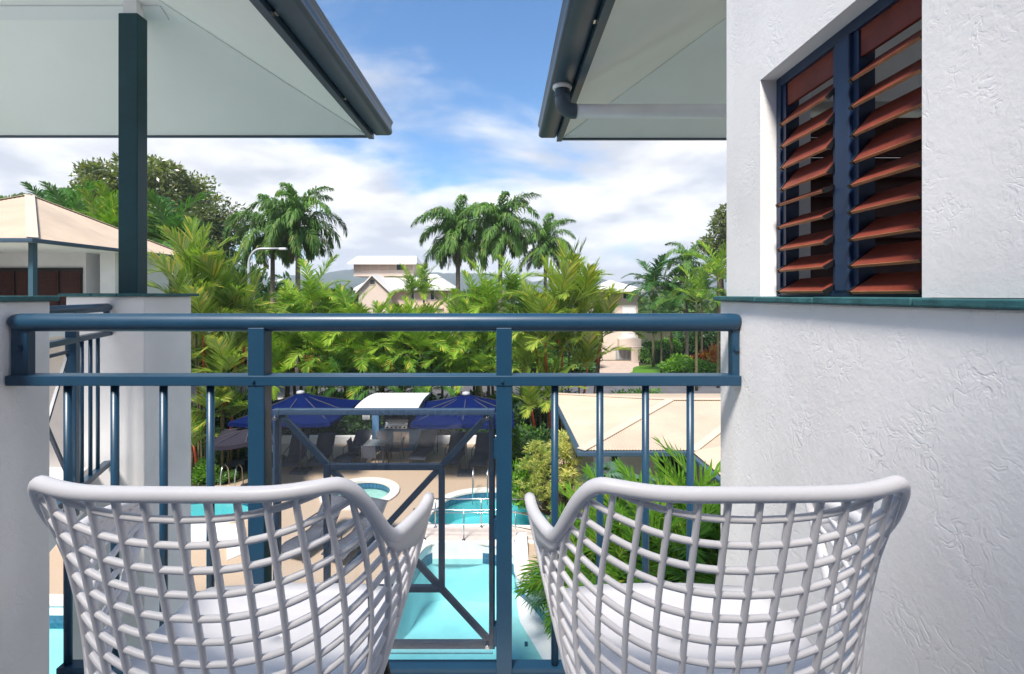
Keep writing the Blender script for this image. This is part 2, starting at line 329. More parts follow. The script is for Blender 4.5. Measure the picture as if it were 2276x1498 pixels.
# ------------------------------------------------------------------ ground, deck, pools
def tess(name, outer, holes, z, m, parent=None):
    loops = [[Vector((x, y, z)) for x, y in outer]] + [[Vector((x, y, z)) for x, y in h] for h in holes]
    tris = tessellate_polygon(loops); flat = [v for l in loops for v in l]
    fs = []
    for t in tris:
        a, b, c = (flat[i] for i in t)
        fs.append(tuple(t) if (b-a).cross(c-a).z > 0 else tuple(reversed(t)))
    return MB().quadmesh(flat, fs).build(name, m, parent)
def ell(cx, cy, rx, ry, n=48, a0=0, a1=360):
    return [(cx+rx*math.cos(R(a0+(a1-a0)*i/n)), cy+ry*math.sin(R(a0+(a1-a0)*i/n))) for i in range(n if a1-a0 >= 360 else n+1)]
def catmull(P, k=8, closed=True):
    out = []; n = len(P)
    rng = range(n) if closed else range(n-1)
    for i in rng:
        p0, p1, p2, p3 = [Vector((*P[(i+j) % n if closed else min(max(i+j, 0), n-1)], 0)[:3]) for j in (-1, 0, 1, 2)]
        for q in range(k):
            t = q/k
            v = .5*((2*p1)+(p2-p0)*t+(2*p0-5*p1+4*p2-p3)*t*t+(3*p1-p0-3*p2+p3)*t**3)
            out.append((v.x, v.y))
    if not closed: out.append(tuple(P[-1][:2]))
    return out
def offset(poly, d):
    n = len(poly); out = []
    for i in range(n):
        a = Vector(poly[i-1]); b = Vector(poly[(i+1) % n]); t = (b-a).normalized(); out.append((poly[i][0]+t.y*d, poly[i][1]-t.x*d))
    return out
DX0, DX1, DY0, DY1 = -18.0, 9.0, -6.0, 22.6
big = 1900
ground = tess('ground', [(-big, -400), (big, -400), (big, big), (-big, big)], [[(DX0, DY0), (DX1, DY0), (DX1, DY1), (DX0, DY1)]], -.004, M_SOIL)
tag(ground, kind='structure')

spa_c = (-4.72, 15.95)
spa_poly = ell(*spa_c, 1.0, 1.0, 44)
up_r = catmull([(-2.05, 13.75), (-2.1, 14.7), (-1.55, 15.75), (-.5, 16.12), (.6, 15.75), (1.15, 14.9), (1.2, 13.75), (-.4, 13.72)][::-1], 6)
up_l = catmull([(-11.2, 13.9), (-11.2, 15.0), (-10.2, 15.75), (-8.9, 15.85), (-7.9, 15.3), (-7.75, 14.4), (-8.6, 13.9)][::-1], 6)
low = catmull([(-1.9, 12.72), (-.4, 12.7), (.25, 12.2), (.32, 11.3), (.85, 10.4), (1.35, 9.2), (1.5, 7.0), (1.0, 4.5), (-3, 3.6), (-9, 4.0), (-12.5, 6.5), (-12.0, 9.9), (-9.6, 10.25), (-7.5, 10.0), (-5.0, 9.6), (-3.3, 10.3), (-2.35, 11.4)], 6)
def ccw(p):
    a = sum(p[i-1][0]*p[i][1]-p[i][0]*p[i-1][1] for i in range(len(p)))
    return p if a > 0 else p[::-1]
spa_poly, up_r, up_l, low = map(ccw, (spa_poly, up_r, up_l, low))
deck = tess('pool_deck', [(DX0, DY0), (DX1, DY0), (DX1, DY1), (DX0, DY1)], [spa_poly, up_r, up_l, low], 0, M_DECK)
tag(deck, kind='structure')

def pool(name, label, poly, water_z, floor_z, fm, wmat, cop_w, cop_h, tile_w, tile_h, wall_m):
    cx = sum(p[0] for p in poly)/len(poly); cy = sum(p[1] for p in poly)/len(poly)
    t = thing(name, label, 'pool', (cx, cy, 0))
    n = len(poly)
    b = MB(); vs = [(x, y, .012) for x, y in poly]+[(x, y, floor_z) for x, y in poly]
    b.quadmesh(vs, [(i, i+n, (i+1) % n+n, (i+1) % n) for i in range(n)], True); b.build('wall', wall_m, t)
    tess('floor', poly, [], floor_z, fm, t)
    o = tess('water', offset(poly, -.01), [], water_z, wmat, t)
    out = offset(poly, cop_w); inn = offset(poly, -.035); b = MB()
    vs = [(x, y, cop_h) for x, y in inn]+[(x, y, cop_h) for x, y in out]+[(x, y, -.03) for x, y in inn]+[(x, y, .002) for x, y in out]
    b.quadmesh(vs, [(i, i+n, (i+1) % n+n, (i+1) % n) for i in range(n)]+[(i, (i+1) % n, (i+1) % n+2*n, i+2*n) for i in range(n)]+[(i+n, i+3*n, (i+1) % n+3*n, (i+1) % n+n) for i in range(n)])
    b.build('coping', M_COPING, t, bevel=.008)
    # waterline tiles, one by one
    if tile_w:
        s = 0; acc = [0]
        for i in range(n): acc.append(acc[-1]+(Vector(poly[(i+1) % n])-Vector(poly[i])).length)
        k = min(280, int(acc[-1]/tile_w)); me = None; j = 0
        for q in range(k):
            d = (q+.5)*acc[-1]/k
            while acc[j+1] < d: j += 1
            a = Vector(poly[j]); c = Vector(poly[(j+1) % n]); p = a+(c-a)*((d-acc[j])/(acc[j+1]-acc[j])); an = math.atan2((c-a).y, (c-a).x)
            if me is None:
                w = acc[-1]/k
                o = MB().box(-w/2+.004, w/2-.004, -.0, .022, -tile_h, 0).build('tile', M_TILE, t, local=True); me = o.data
            else: o = obj_from('tile', me, parent=t)
            o.location = (p.x-cx, p.y-cy, -.035); o.rotation_euler = (0, 0, an)
    return t
spa = pool('spa_pool', 'round spa pool with raised white rim and pale green water', spa_poly, -.20, -.95, M_POOLF, M_WATERS, .27, .06, .14, .20, M_POOLF)
MB().tube([(spa_c[0]+.05*math.cos(a*.3), spa_c[1]+.05*math.sin(a*.3), -.94) for a in range(22)], .03, 6).build('drain', M_BLACK, spa)
pool('wading_pool', 'curved upper pool behind the railed white walkway', up_r, -.16, -.8, M_POOLFD, M_WATER2, .28, .03, .16, .22, M_POOLFD)
pool('wading_pool', 'upper pool beside red-stemmed palms with two steel grab rails', up_l, -.16, -.9, M_POOLFD, M_WATER2, .28, .03, .16, .22, M_POOLFD)
lp = pool('swimming_pool', 'large turquoise lower swimming pool below the balcony', low, -.40, -1.55, M_POOLF, M_WATER, .30, .02, .0, .3, M_POOLF)
n = len(low); b = MB(); inn = offset(low, -.012)
b.quadmesh([(x, y, -.24) for x, y in inn]+[(x, y, -.52) for x, y in inn], [(i, i+n, (i+1) % n+n, (i+1) % n) for i in range(n)]); b.build('tile_band', M_TILE, lp)
# shallow sloping beach end on the house side of the lower pool
b = MB(); b.quadmesh([(-.1, 3.9, -.37), (1.56, 5.5, -.36), (1.54, 7.6, -.36), (1.24, 9.4, -.36), (.5, 11.0, -.37), (.05, 11.6, -.45), (-.15, 10.4, -.47), (.0, 8.6, -.47), (-1.3, 8.0, -1.54), (-2.5, 4.2, -1.54)], [(0, 1, 2, 9), (9, 2, 8), (8, 2, 3, 7), (7, 3, 4, 6), (6, 4, 5)], True); b.build('beach_floor', mat('white_pebble_floor', (.78, .80, .79), .8, .2, var=.06, vscale=4), lp)
for x, y in ((.45, 9.6), (.62, 8.9), (.30, 8.4)): MB().box(x-.03, x+.03, y-.03, y+.03, -.47, -.355).build('depth_marker', M_TILE, lp)

# walkway between the pools with stainless railings
wk = thing('pool_walkway', 'white rendered walkway wall between the upper and lower pools', 'walkway', (-.6, 13.2, 0))
MB().box(-2.15, 1.1, 12.72, 13.60, -.55, .05).build('slab', M_WHITEW, wk, bevel=.01)
MB().box(-2.15, 1.1, 12.80, 13.52, .052, .062).build('paving', mat('pink_paving', (.60, .50, .44), .8, .2, var=.1, vscale=6), wk)
MB().quadmesh([(.30, 12.9, -.5), (.62, 12.9, -.5), (.62, 11.55, -.5), (.30, 11.55, -.5), (.30, 12.9, .22), (.62, 12.9, .22), (.62, 11.55, -.02), (.30, 11.55, -.02)], [(0, 1, 2, 3), (4, 7, 6, 5), (0, 4, 5, 1), (1, 5, 6, 2), (2, 6, 7, 3), (3, 7, 4, 0)]).build('end_wall', M_WHITEW, wk, bevel=.015)
def railing(name, label, pts, posts, h=.80):
    t = thing(name, label, 'handrail', pts[0], group='steel handrails along the walkway')
    MB().tube([(x, y, z+h) for x, y, z in pts], .022, 8).build('top_rail', M_STEEL, t)
    MB().tube([(x, y, z+h*.52) for x, y, z in pts], .012, 6).build('middle_rail', M_STEEL, t)
    for x, y, z in posts:
        MB().tube([(x, y, z), (x, y, z+h)], .018, 8).tube([(x, y, z), (x, y, z+.015)], .05, 8).build('post', M_STEEL, t)
railing('handrail', 'steel handrail along the pool side edge of the white walkway, over the lower pool', [(-2.4, 12.85, .05), (-1.1, 12.80, .05), (0, 12.82, .05), (.75, 12.6, 0)], [(-2.1, 12.84, .05), (-1.05, 12.80, .05), (.32, 12.75, .05)])
railing('handrail', 'steel handrail along the far edge of the walkway, by the wading pool', [(-2.0, 13.5, .05), (-.4, 13.5, .05), (1.0, 13.5, .05)], [(-1.9, 13.5, .05), (-.62, 13.5, .05), (.9, 13.5, .05)])
def grab(px, py, lab):
    Y = 7041/(py-655); X = gx(px, Y)
    t = thing('grab_rail', lab, 'grab rail', (X, Y, 0), group='curved steel pool grab rails')
    for dx in (-.24, .24):
        MB().tube([(X+dx, Y-.35, -.3), (X+dx, Y-.32, .5), (X+dx, Y-.22, .78), (X+dx, Y-.05, .80), (X+dx, Y+.12, .62), (X+dx, Y+.2, .0)], .02, 8).build('rail', M_STEEL, t)
grab(1068, 1092, 'curved steel grab rails at the wading pool behind the walkway')
grab(518, 1083, 'curved steel grab rails at the pool beside red-stemmed palms')
# lower ramp wall by the far upper pool
rw = thing('retaining_wall', 'low white retaining wall in front of the upper pool by the palms', 'wall', (-9.2, 13.1, 0))
MB().box(-12.5, -7.3, 12.75, 13.5, -.05, .16).build('wall_top', M_WHITEW, rw, bevel=.012)
MB().quadmesh([(-7.3, 12.75, 0), (-7.3, 13.5, 0), (-6.5, 12.3, 0), (-6.8, 11.9, 0), (-7.3, 12.75, .16), (-7.3, 13.5, .16), (-6.5, 12.3, .03), (-6.8, 11.9, .03)], [(0, 1, 2, 3), (4, 7, 6, 5), (0, 4, 5, 1), (1, 5, 6, 2), (2, 6, 7, 3), (3, 7, 4, 0)]).build('sloping_end', M_WHITEW, rw)

# road, lawn, drives
road = MB().quadmesh([(-120, 30.2, .0), (160, 30.2, .0), (160, 37.0, .0), (-120, 37.0, .0)], [(0, 1, 2, 3)]).build('road', M_ASPH); tag(road, kind='structure')
for y0, y1 in ((29.85, 30.2), (37.0, 37.35)):
    k = MB().box(-120, 160, y0, y1, -.02, .12).build('kerb', M_KERB, bevel=.02); tag(k, kind='structure')
def sheet(name, pts, z, m): return tag(MB().poly([(x, y, z) for x, y in pts]).build(name, m), kind='structure')
sheet('lawn', catmull([(9.4, 37.7), (18.5, 37.7), (19, 44.5), (15.6, 45.5), (12.2, 44.2), (10.9, 41)], 5), .012, M_GRASS)
sheet('driveway', [(7.4, 37.35), (10.6, 37.35), (13.4, 48), (9.6, 48)], .006, M_CONC)
sheet('driveway', [(-11.5, 37.35), (-8.0, 37.35), (-10.5, 56), (-14.5, 56)], .006, M_CONC)
sheet('lawn', [(-27, 37.4), (-12, 37.4), (-15, 44), (-27, 44)], .008, M_GRASS)

# hills
rng = np.random.default_rng(3)
def hill(name, Y, base_h, amp, seed, x0, x1):
    b = MB(); n = 220; rows = 9; rr = random.Random(seed); ph = [rr.uniform(0, 6.28) for _ in range(9)]
    vs = []
    for j in range(rows):
        f = j/(rows-1)
        for i in range(n):
            x = x0+(x1-x0)*i/(n-1); u = x/Y
            h = base_h+amp*sum(math.sin(u*(3+4.7*k)+ph[k])/(1+.8*k) for k in range(7))
            h = max(h, 4)
            rough = 1+.07*math.sin(i*1.9+j*2.2+ph[7])*math.sin(i*.71-j*3.3)
            vs.append((x+rr.uniform(-4, 4), Y+f*450, -2+h*math.sin(f*math.pi/2)**.8*rough+rr.uniform(-1.5, 1.5)*f))
    b.quadmesh(vs, [(j*n+i, j*n+i+1, (j+1)*n+i+1, (j+1)*n+i) for j in range(rows-1) for i in range(n-1)], True)
    return tag(b.build(name, M_HILL), kind='structure')
hill('hills', 1150, 66, 14, 11, -1850, 1850)
hill('hills', 800, 26, 10, 5, -1850, 1850)

# ------------------------------------------------------------------ our building: balcony, walls, roofs
S = 1.4e-3                                   # metres per photo pixel in the plane of the balustrade
RY = 1.505
FLZ = CZ-1.19
XR, XL, YE = .743, -1.555, 1.66
fl = MB().box(XL-.2, XR+.2, -1.6, 1.50, FLZ-.22, FLZ).build('balcony_floor', mat('grey_floor_tile', (.72, .69, .66), .5, .3, var=.1, vscale=5)); tag(fl, kind='structure')
def capped_wall(name, label, x0, x1, y0, y1, zb, zt, joints, m=M_STUCCO, over=.016, th=.016, side=1):
    t = thing(name, label, 'wall', ((x0+x1)/2, (y0+y1)/2, zb))
    MB().box(x0, x1, y0, y1, zb, zt).build('wall', m, t, bevel=.006)
    ys = joints
    for a, c in zip(ys[:-1], ys[1:]):
        j = random.uniform(-.0015, .0015)
        MB().box(x0-over, x1+over, a+.0015, c-.0015, zt, zt+th+j).build('cap_tile', M_TEAL_L, t, bevel=.003)
    return t
ztop = CZ-.021
rp = capped_wall('parapet_wall', 'white trowelled parapet wall with teal tile capping under the louvre window', XR, XR+.19, -1.6, YE, FLZ-.25, ztop, [-1.6, -1.2, -.8, -.4, 0, .36, .59, .863, 1.14, 1.40, YE+.02])
lpw = capped_wall('parapet_wall', 'white parapet wall with teal capping on the neighbouring balcony side', XL-.19, XL, -1.6, YE, FLZ-.25, ztop, [-1.6, -1.2, -.8, -.4, 0, .40, .8, 1.2, YE+.02])
# the body of the building under and behind the balcony
bb = thing('building_wall', 'white rendered wall of the apartment building behind the balcony', 'wall', (0, -1.7, 0))
MB().box(-9, 6, -1.9, -1.6, 0, CZ+3.3).build('wall', M_PLASTER, bb)  # unseen; height shaped to hold part of the sun off the balcony
MB().box(-1.5, .7, -1.6, -1.57, FLZ+.02, FLZ+2.3).build('sliding_door', mat('dark_room_glass', (.03, .032, .035), .12, .3), bb)
MB().box(-.43, -.37, -1.6, -1.55, FLZ, FLZ+2.3).box(-1.5, .7, -1.6, -1.55, FLZ+2.3, FLZ+2.36).build('door_frame', M_BLUE_D, bb)
MB().box(-9, 6, -1.6, 1.0, -.1, FLZ-.6).build('lower_storey', M_PLASTER, bb)

# window wall on the right above the parapet
XW, XF = .766, .813
WY0, WY1, WZ = .885, 1.442, .64
uw = thing('window_wall', 'white trowelled wall around the timber louvre window', 'wall', (XW+.1, .3, ztop+.016))
zb = CZ-.005
w_ = MB()
for x_, fl_ in ((XW, 0), (XW+.15, 1)):          # both faces of the wall in one skin round the opening
    ys = (-1.6, WY0, WY1, YE); zs = (zb, CZ+WZ, CZ+1.72); k = len(w_.v)
    w_.v += [Vector((x_, y, z)) for z in zs for y in ys]
    for r_ in range(2):
        for c_ in range(3):
            if r_ == 0 and c_ == 1: continue
            q = (k+r_*4+c_, k+r_*4+c_+1, k+(r_+1)*4+c_+1, k+(r_+1)*4+c_); w_.f.append(q if fl_ else q[::-1]); w_.sm.append(False)
def rim_(a, b): w_.f.append((a, b, b+12, a+12)); w_.sm.append(False)
for a, b in ((0, 1), (1, 5), (5, 6), (6, 2), (2, 3), (3, 7), (7, 11), (11, 10), (10, 9), (9, 8), (8, 4), (4, 0)): rim_(a, b)
w_.build('wall', M_STUCCO2, uw)
# end wall of that room with its own louvred opening, and the room behind
EX0, EX1 = .95, 2.3
MB().box(XW+.15, EX0, YE-.16, YE-.002, FLZ, CZ+1.7).box(EX1, 3.2, YE-.16, YE-.002, FLZ, CZ+1.7).box(EX0, EX1, YE-.16, YE-.002, CZ+.60, CZ+1.7).box(EX0, EX1, YE-.16, YE-.002, FLZ, CZ-.02).build('end_wall', M_INT, uw)
MB().box(XW+.15, 3.05, -1.6, YE-.16, CZ+1.5, CZ+1.55).build('ceiling', M_INT, uw)
MB().box(XW+.15, 3.05, -1.6, YE-.16, FLZ-.05, FLZ).build('floor', M_INT, uw)
# louvre window
lw = thing('louvre_window', 'navy framed window of tilted red timber louvre blades', 'window', (XF, 1.1, CZ))
fd = .05
fb = MB().box(XF, XF+fd, WY1-.022, WY1, CZ-.003, CZ+WZ); fb.box(XF, XF+fd, WY0, WY0+.022, CZ-.003, CZ+WZ); fb.box(XF, XF+fd, WY0+.022, WY1-.022, CZ+WZ-.028, CZ+WZ); fb.box(XF, XF+fd, WY0+.022, WY1-.022, CZ-.004, CZ+.010)
fb.build('frame', M_BLUE_D, lw, bevel=.002)
MB().box(XF-.004, XF+fd+.004, 1.133, 1.183, CZ+.008, CZ+WZ-.026).build('mullion', M_BLUE_D, lw, bevel=.003)
bays = ((1.183, WY1-.022), (WY0+.022, 1.133))
pitch = .0615
tilts = ([30, 31, 32, 28, 22, 52, 52, 50, 46], [34, 38, 38, 36, 36, 50, 50, 42, 40])
for bi, (y0, y1) in enumerate(bays):
    for yy in (y0+.009, y1-.009):
        MB().box(XF+.006, XF+.044, yy-.009, yy+.009, CZ+.010, CZ+WZ-.028).build('blade_track', M_BLUE_D, lw)
    for k in range(9):
        zc = CZ+.026+pitch*k; tl = R(tilts[bi][k]); hw = .037
        Mx = Matrix.Translation((XF+.018, 0, zc)) @ Matrix.Rotation(-tl, 4, 'Y')
        o = MB().box(-hw, hw, y0+.020, y1-.020, -.0038, .0038, Mx).build('blade', M_WOODR, lw, bevel=.0015)
        MB().box(-hw-.0012, -hw+.0006, y0+.0205, y1-.0205, -.0034, .0034, Mx).build('lit_blade_edge', M_WOODE, o)
        for yy in (y0+.016, y1-.016):
            MB().box(-hw-.004, hw*.7, yy-.0035, yy+.0035, -.0055, .0055, Mx).box(-.012, .012, yy-.006, yy+.006, -.011, .003, Mx).build('blade_clip', M_BLACK, o)
    MB().box(XF+.010, XF+.020, y0+.018, y1-.018, CZ+.548, CZ+WZ-.026).build('fixed_blade', M_WOODR, lw, bevel=.002)
# the second, darker louvre window in the end wall
lw2 = thing('louvre_window', 'dark louvre window seen through the open timber blades', 'window', ((EX0+EX1)/2, YE-.08, CZ))
MB().box(EX0, EX0+.03, YE-.10, YE-.05, CZ-.02, CZ+.60).box(1.58, 1.66, YE-.10, YE-.05, CZ-.02, CZ+.60).box(EX1-.03, EX1, YE-.10, YE-.05, CZ-.02, CZ+.60).build('frame', M_BLACK, lw2)
for x0, x1 in ((EX0+.032, 1.578), (1.662, EX1-.032)):
    for k in range(9):
        Mx = Matrix.Translation((0, YE-.075, CZ+.02+.066*k)) @ Matrix.Rotation(R(70), 4, 'X')
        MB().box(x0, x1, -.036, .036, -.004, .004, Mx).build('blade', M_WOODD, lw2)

# roofs with raked soffits
EH = 1.60
SL = .50
def eave_roof(name, label, xc, yf, sx, with_pipe):
    """xc: x of the long eave, yf: y of the short far eave; sx: +1 roof lies towards +x"""
    t = thing(name, label, 'roof', (xc, yf, CZ+EH)); z = CZ+EH; d = 4.0; far = xc+sx*8; yb = 2.1 if sx > 0 else .8
    d = 2.6; H = (xc+sx*d, yf-d, z+SL*d); cor = (xc, yf, z)
    MB().poly([cor, (far, yf, z), (far, yf-d, z+SL*d), H]).build('soffit', M_SOFFIT, t)
    MB().poly([cor, H, (xc+sx*d, yb, z+SL*d), (xc, yb, z)]).build('soffit', M_SOFFIT, t)
    MB().poly([H, (far, yf-d, z+SL*d), (far, yb, z+SL*d), (xc+sx*d, yb, z+SL*d)]).build('ceiling', M_SOFFIT, t)
    # hip cover strip and sheet joint strip
    n = Vector((0, 0, -.006)); q = lambda k, o=0: Vector((xc+sx*k, yf-k, z+SL*k))+n
    MB().tube([q(.02), q(d)], .004, 6).build('hip_strip', M_SOFFIT, t)
    yj = 1.14
    a = Vector((xc+sx*(yj+.10), yf-yj, z+SL*yj-.008)); MB().bar(a, (far, a.y, a.z), .11, .012, (0, SL, 1)).build('joint_strip', mat('white_cover_strip', (.78, .80, .80), .5, .3), t)
    # roof skin above
    e = .10; zs = .10
    MB().poly([(xc-sx*e, yf+e, z+zs), (xc+sx*d, yf-d, z+SL*d+zs+.05), (far, yf-d, z+SL*d+zs+.05), (far, yf+e, z+zs)]).poly([(xc-sx*e, yf+e, z+zs), (xc-sx*e, yb, z+zs), (xc+sx*d, yb, z+SL*d+zs+.05), (xc+sx*d, yf-d, z+SL*d+zs+.05)]).poly([(xc+sx*d, yf-d, z+SL*d+zs+.05), (xc+sx*d, yb, z+SL*d+zs+.05), (far, yb, z+SL*d+zs+.05), (far, yf-d, z+SL*d+zs+.05)]).build('roof_sheet', M_CREAM, t)
    # far edge trim, side fascia, gutter
    MB().box(min(xc, far), max(xc, far), yf+.001, yf+.035, z-.018, z+zs-.01).build('edge_trim', M_GUT, t, bevel=.003)
    def bx(a, b): return (min(xc-sx*a, xc-sx*b), max(xc-sx*a, xc-sx*b))
    x0, x1 = bx(.001, .055)
    MB().box(x0, x1, yb, yf+.035, z-.030, z+.12).build('fascia', M_GUT, t, bevel=.004)
    prof = [(.060, .13), (.060, .012), (.075, .0), (.205, .0), (.228, .008), (.240, .026), (.240, .050), (.232, .075), (.236, .105), (.246, .120), (.246, .134), (.232, .134), (.222, .12), (.22, .03), (.20, .012), (.07, .012)]
    k = len(prof); vs = [(xc-sx*p, y, z+.005+h) for y in (yb, yf+.02) for p, h in prof]
    g = MB().quadmesh(vs, [(i, (i+1) % k, (i+1) % k+k, i+k) for i in range(k-1)], True); g.poly([(xc-sx*p, yf+.021, z+.005+h) for p, h in prof[:13]]); g.build('gutter', M_GUT, t)
    MB().tube([(xc-sx*.240, yb, z+.137), (xc-sx*.240, yf+.02, z+.137)], .010, 8).build('lit_gutter_bead', mat('lit_gutter_bead', (.10, .13, .18), .3, .5), t)  # bead coloured lighter than the gutter to paint its lit line
    for yy in (yf-.9, yf-2.1): MB().box(*sorted((xc-sx*.058, xc-sx*.072)), yy-.02, yy+.02, z-.004, z+.006).build('gutter_clip', M_STEEL, t)
    return t
eave_roof('eave_roof', 'pale green raked eave resting on a teal post, with slate blue gutter', -1.36, 4.85, -1, False)
rr = eave_roof('eave_roof', 'pale raked eave with slate blue gutter and white downpipe', .60, 4.93, 1, True)
# downpipe
dp = thing('downpipe', 'white downpipe with grey elbow hanging under the eave', 'downpipe', (.5, 3.71, CZ+1.4))
py = 3.71; px0 = .452
MB().tube([(px0, py, CZ+1.604), (px0, py, CZ+1.585), (px0, py, CZ+1.572)], [.074, .074, .066], 18).build('outlet_collar', M_PIPE, dp)
el = [(px0, py, CZ+1.580), (px0, py, CZ+1.500)]+[(px0+.085-.085*math.cos(R(a)), py, CZ+1.493-.085*math.sin(R(a))) for a in range(0, 91, 10)]+[(px0+.105, py, CZ+1.408)]
MB().tube(el, .057, 16, up=(0, 1, 0)).build('elbow', mat('grey_elbow', (.055, .075, .10), .4, .4), dp)
MB().tube([(px0, py, CZ+1.530), (px0, py, CZ+1.515)], .060, 16).build('joint_ring', mat('grey_elbow'), dp)
MB().tube([(px0+.095, py, CZ+1.408), (3.2, py, CZ+1.408)], .052, 16).build('pipe', M_PIPE, dp)

# neighbouring pillar, post, slab
PX0, PX1, PY0, PY1 = -3.06, -2.51, 3.38, 3.89
pil = thing('pillar', 'square white rendered pillar with teal capping under the teal post', 'pillar', ((PX0+PX1)/2, (PY0+PY1)/2, 0))
MB().box(PX0, PX1, PY0, PY1, 0, CZ-.012).build('shaft', M_STUCCO, pil, bevel=.008)
for i, (a, c) in enumerate(((PX0-.03, -2.86), (-2.86, -2.68), (-2.68, PX1+.035))):
    MB().box(a+.002, c-.002, PY0-.03, PY1+.05, CZ-.012, CZ+.010).build('cap_tile', M_TEAL_L, pil, bevel=.004)
post = thing('roof_post', 'tall dark teal square post carrying the eave on the white pillar', 'post', (-2.8, 3.65, CZ))
MB().box(-2.87, -2.726, 3.60, 3.705, CZ+.008, CZ+2.10).build('shaft', M_TEAL, post, bevel=.006)
MB().box(-2.845, -2.745, 3.615, 3.69, CZ+2.10, CZ+2.30).build('bracket', M_PIPE, post, bevel=.003)
ns = MB().quadmesh([(-2.76-.1, 3.33, z) for z in (FLZ-.28, FLZ)]+[(-2.02, 1.55, z) for z in (FLZ-.28, FLZ)]+[(-2.02, -1.6, z) for z in (FLZ-.28, FLZ)]+[(-7, -1.6, z) for z in (FLZ-.28, FLZ)]+[(-7, 3.33, z) for z in (FLZ-.28, FLZ)], [(0, 2, 3, 1), (2, 4, 5, 3), (4, 6, 7, 5), (6, 8, 9, 7), (8, 0, 1, 9), (1, 3, 5, 7, 9), (0, 8, 6, 4, 2)]).build('balcony_slab', M_PLASTER); tag(ns, kind='structure')

# ------------------------------------------------------------------ balustrades
def bolt(b, c, r=.008, d=(0, -1, 0)):
    c = Vector(c); d = Vector(d); b.tube([c, c+d*.004], r*1.5, 12); b.tube([c+d*.004, c+d*.008], r, 10)
def X(px): return (px-HX)*S
def Z(py): return CZ-(py-HY)*S
bal = thing('balustrade', 'navy powder coated balcony balustrade with round handrail', 'balustrade', (-.4, RY, FLZ))
xa, xb = X(8), X(1652); zr = Z(717.5); rr_ = .0287
hp = [(xa+.001, RY+.025, zr-.006), (xa+.004, RY+.025, zr-.003), (xa+.014, RY+.025, zr), (xa+.03, RY+.025, zr)]
pts = hp+[(xa+.03+(xb-xa-.06)*i/20, RY+.025, zr) for i in range(1, 20)]+[(xb-.03, RY+.025, zr), (xb-.012, RY+.025, zr), (xb-.003, RY+.025, zr-.002), (xb, RY+.025, zr-.004)]
rad = [.010, .019, .026, rr_]+[rr_]*19+[rr_, .0275, .023, .016]
MB().tube(pts, rad, 24, flat=(1, 1)).build('handrail', M_BLUE, bal)
MB().box(X(12), X(1648), RY-.003, RY+.055, Z(858), Z(835)).build('middle_rail', M_BLUE, bal, bevel=.003)
MB().box(X(120), X(1640), RY+.005, RY+.045, Z(1515), Z(1489)).build('bottom_rail', M_BLUE, bal, bevel=.003)
for a, c in ((550, 587), (1103, 1138)):
    o = MB().box(X(a), X(c), RY, RY+.052, FLZ-.15, zr-.015).build('post', M_BLUE, bal, bevel=.003)
    b = MB(); bolt(b, ((X(a)+X(c))/2-.006, RY-.003, Z(847)), .0036); b.build('screw', M_BLUE, o)
for a, c, s in ((14, 52, 1), (1631, 1649, -1)):
    o = MB().box(X(a), X(c), RY+.012, RY+.040, Z(838), zr-.012).build('end_bracket', M_BLUE, bal, bevel=.003)
    b = MB(); bolt(b, ((X(a)+X(c))/2, RY+.012, Z(776)), .007); b.build('bolt', M_BLUE, o)
for p in (135, 241, 351, 457, 1235, 1337, 1440, 1541):
    MB().tube([(X(p), RY+.025, Z(1492)), (X(p), RY+.025, Z(856))], .0115, 12).build('baluster', M_BLUE, bal)
# crossed panel frame between the posts
FY = RY+.030; w = .019
fx0, fx1, fz0, fz1 = X(606), X(1093), Z(1447), Z(920)
ix0, ix1, iz0, iz1 = X(719), X(979), Z(1321), Z(1045)
pf = MB().bar((fx0, FY, fz0-w/2), (fx0, FY, fz1+w/2), .022, w, (1, 0, 0)).build('panel_frame', M_BLUE_F, bal, bevel=.002)
MB().bar((fx1, FY, fz0-w/2), (fx1, FY, fz1+w/2), .022, w, (1, 0, 0)).build('panel_frame', M_BLUE_F, bal, bevel=.002)
for z in (fz0, fz1): MB().bar((fx0+w/2, FY, z), (fx1-w/2, FY, z), .021, w).build('panel_frame', M_BLUE_F, bal, bevel=.002)
for x in (ix0, ix1): MB().bar((x, FY+.001, iz0-w/2), (x, FY+.001, iz1+w/2), .018, w, (1, 0, 0)).build('inner_frame', M_BLUE_F, bal, bevel=.002)
for z in (iz0, iz1): MB().bar((ix0+w/2, FY+.001, z), (ix1-w/2, FY+.001, z), .017, w).build('inner_frame', M_BLUE_F, bal, bevel=.002)
MB().bar((fx0+.012, FY+.003, fz0+.012), (fx1-.012, FY+.003, fz1-.012), .014, .018, (0, 0, 1)).build('diagonal', M_BLUE_F, bal)
MB().bar((fx0+.012, FY+.004, fz1-.012), (fx1-.012, FY+.004, fz0+.012), .014, .018, (0, 0, 1)).build('diagonal', M_BLUE_F, bal)
pan = MB().box(X(601), X(1096), RY+.004, RY+.010, Z(1456), Z(912)).build('clear_panel', M_PANEL, bal)
pan['label'] = 'clear acrylic sheet bolted over the crossed frame'
for x0_, z0_ in ((X(609), Z(931)), (X(1083), Z(931)), (X(1083), Z(1440)), (X(609), Z(1440))):
    b = MB(); bolt(b, (x0_, RY+.004, z0_), .0045); b.build('panel_bolt', M_STEEL, pan)
for z in (1000, 1180, 1420): MB().box(X(1096), X(1103), RY+.008, RY+.04, Z(z+22), Z(z-22)).build('hinge', M_BLUE, bal)

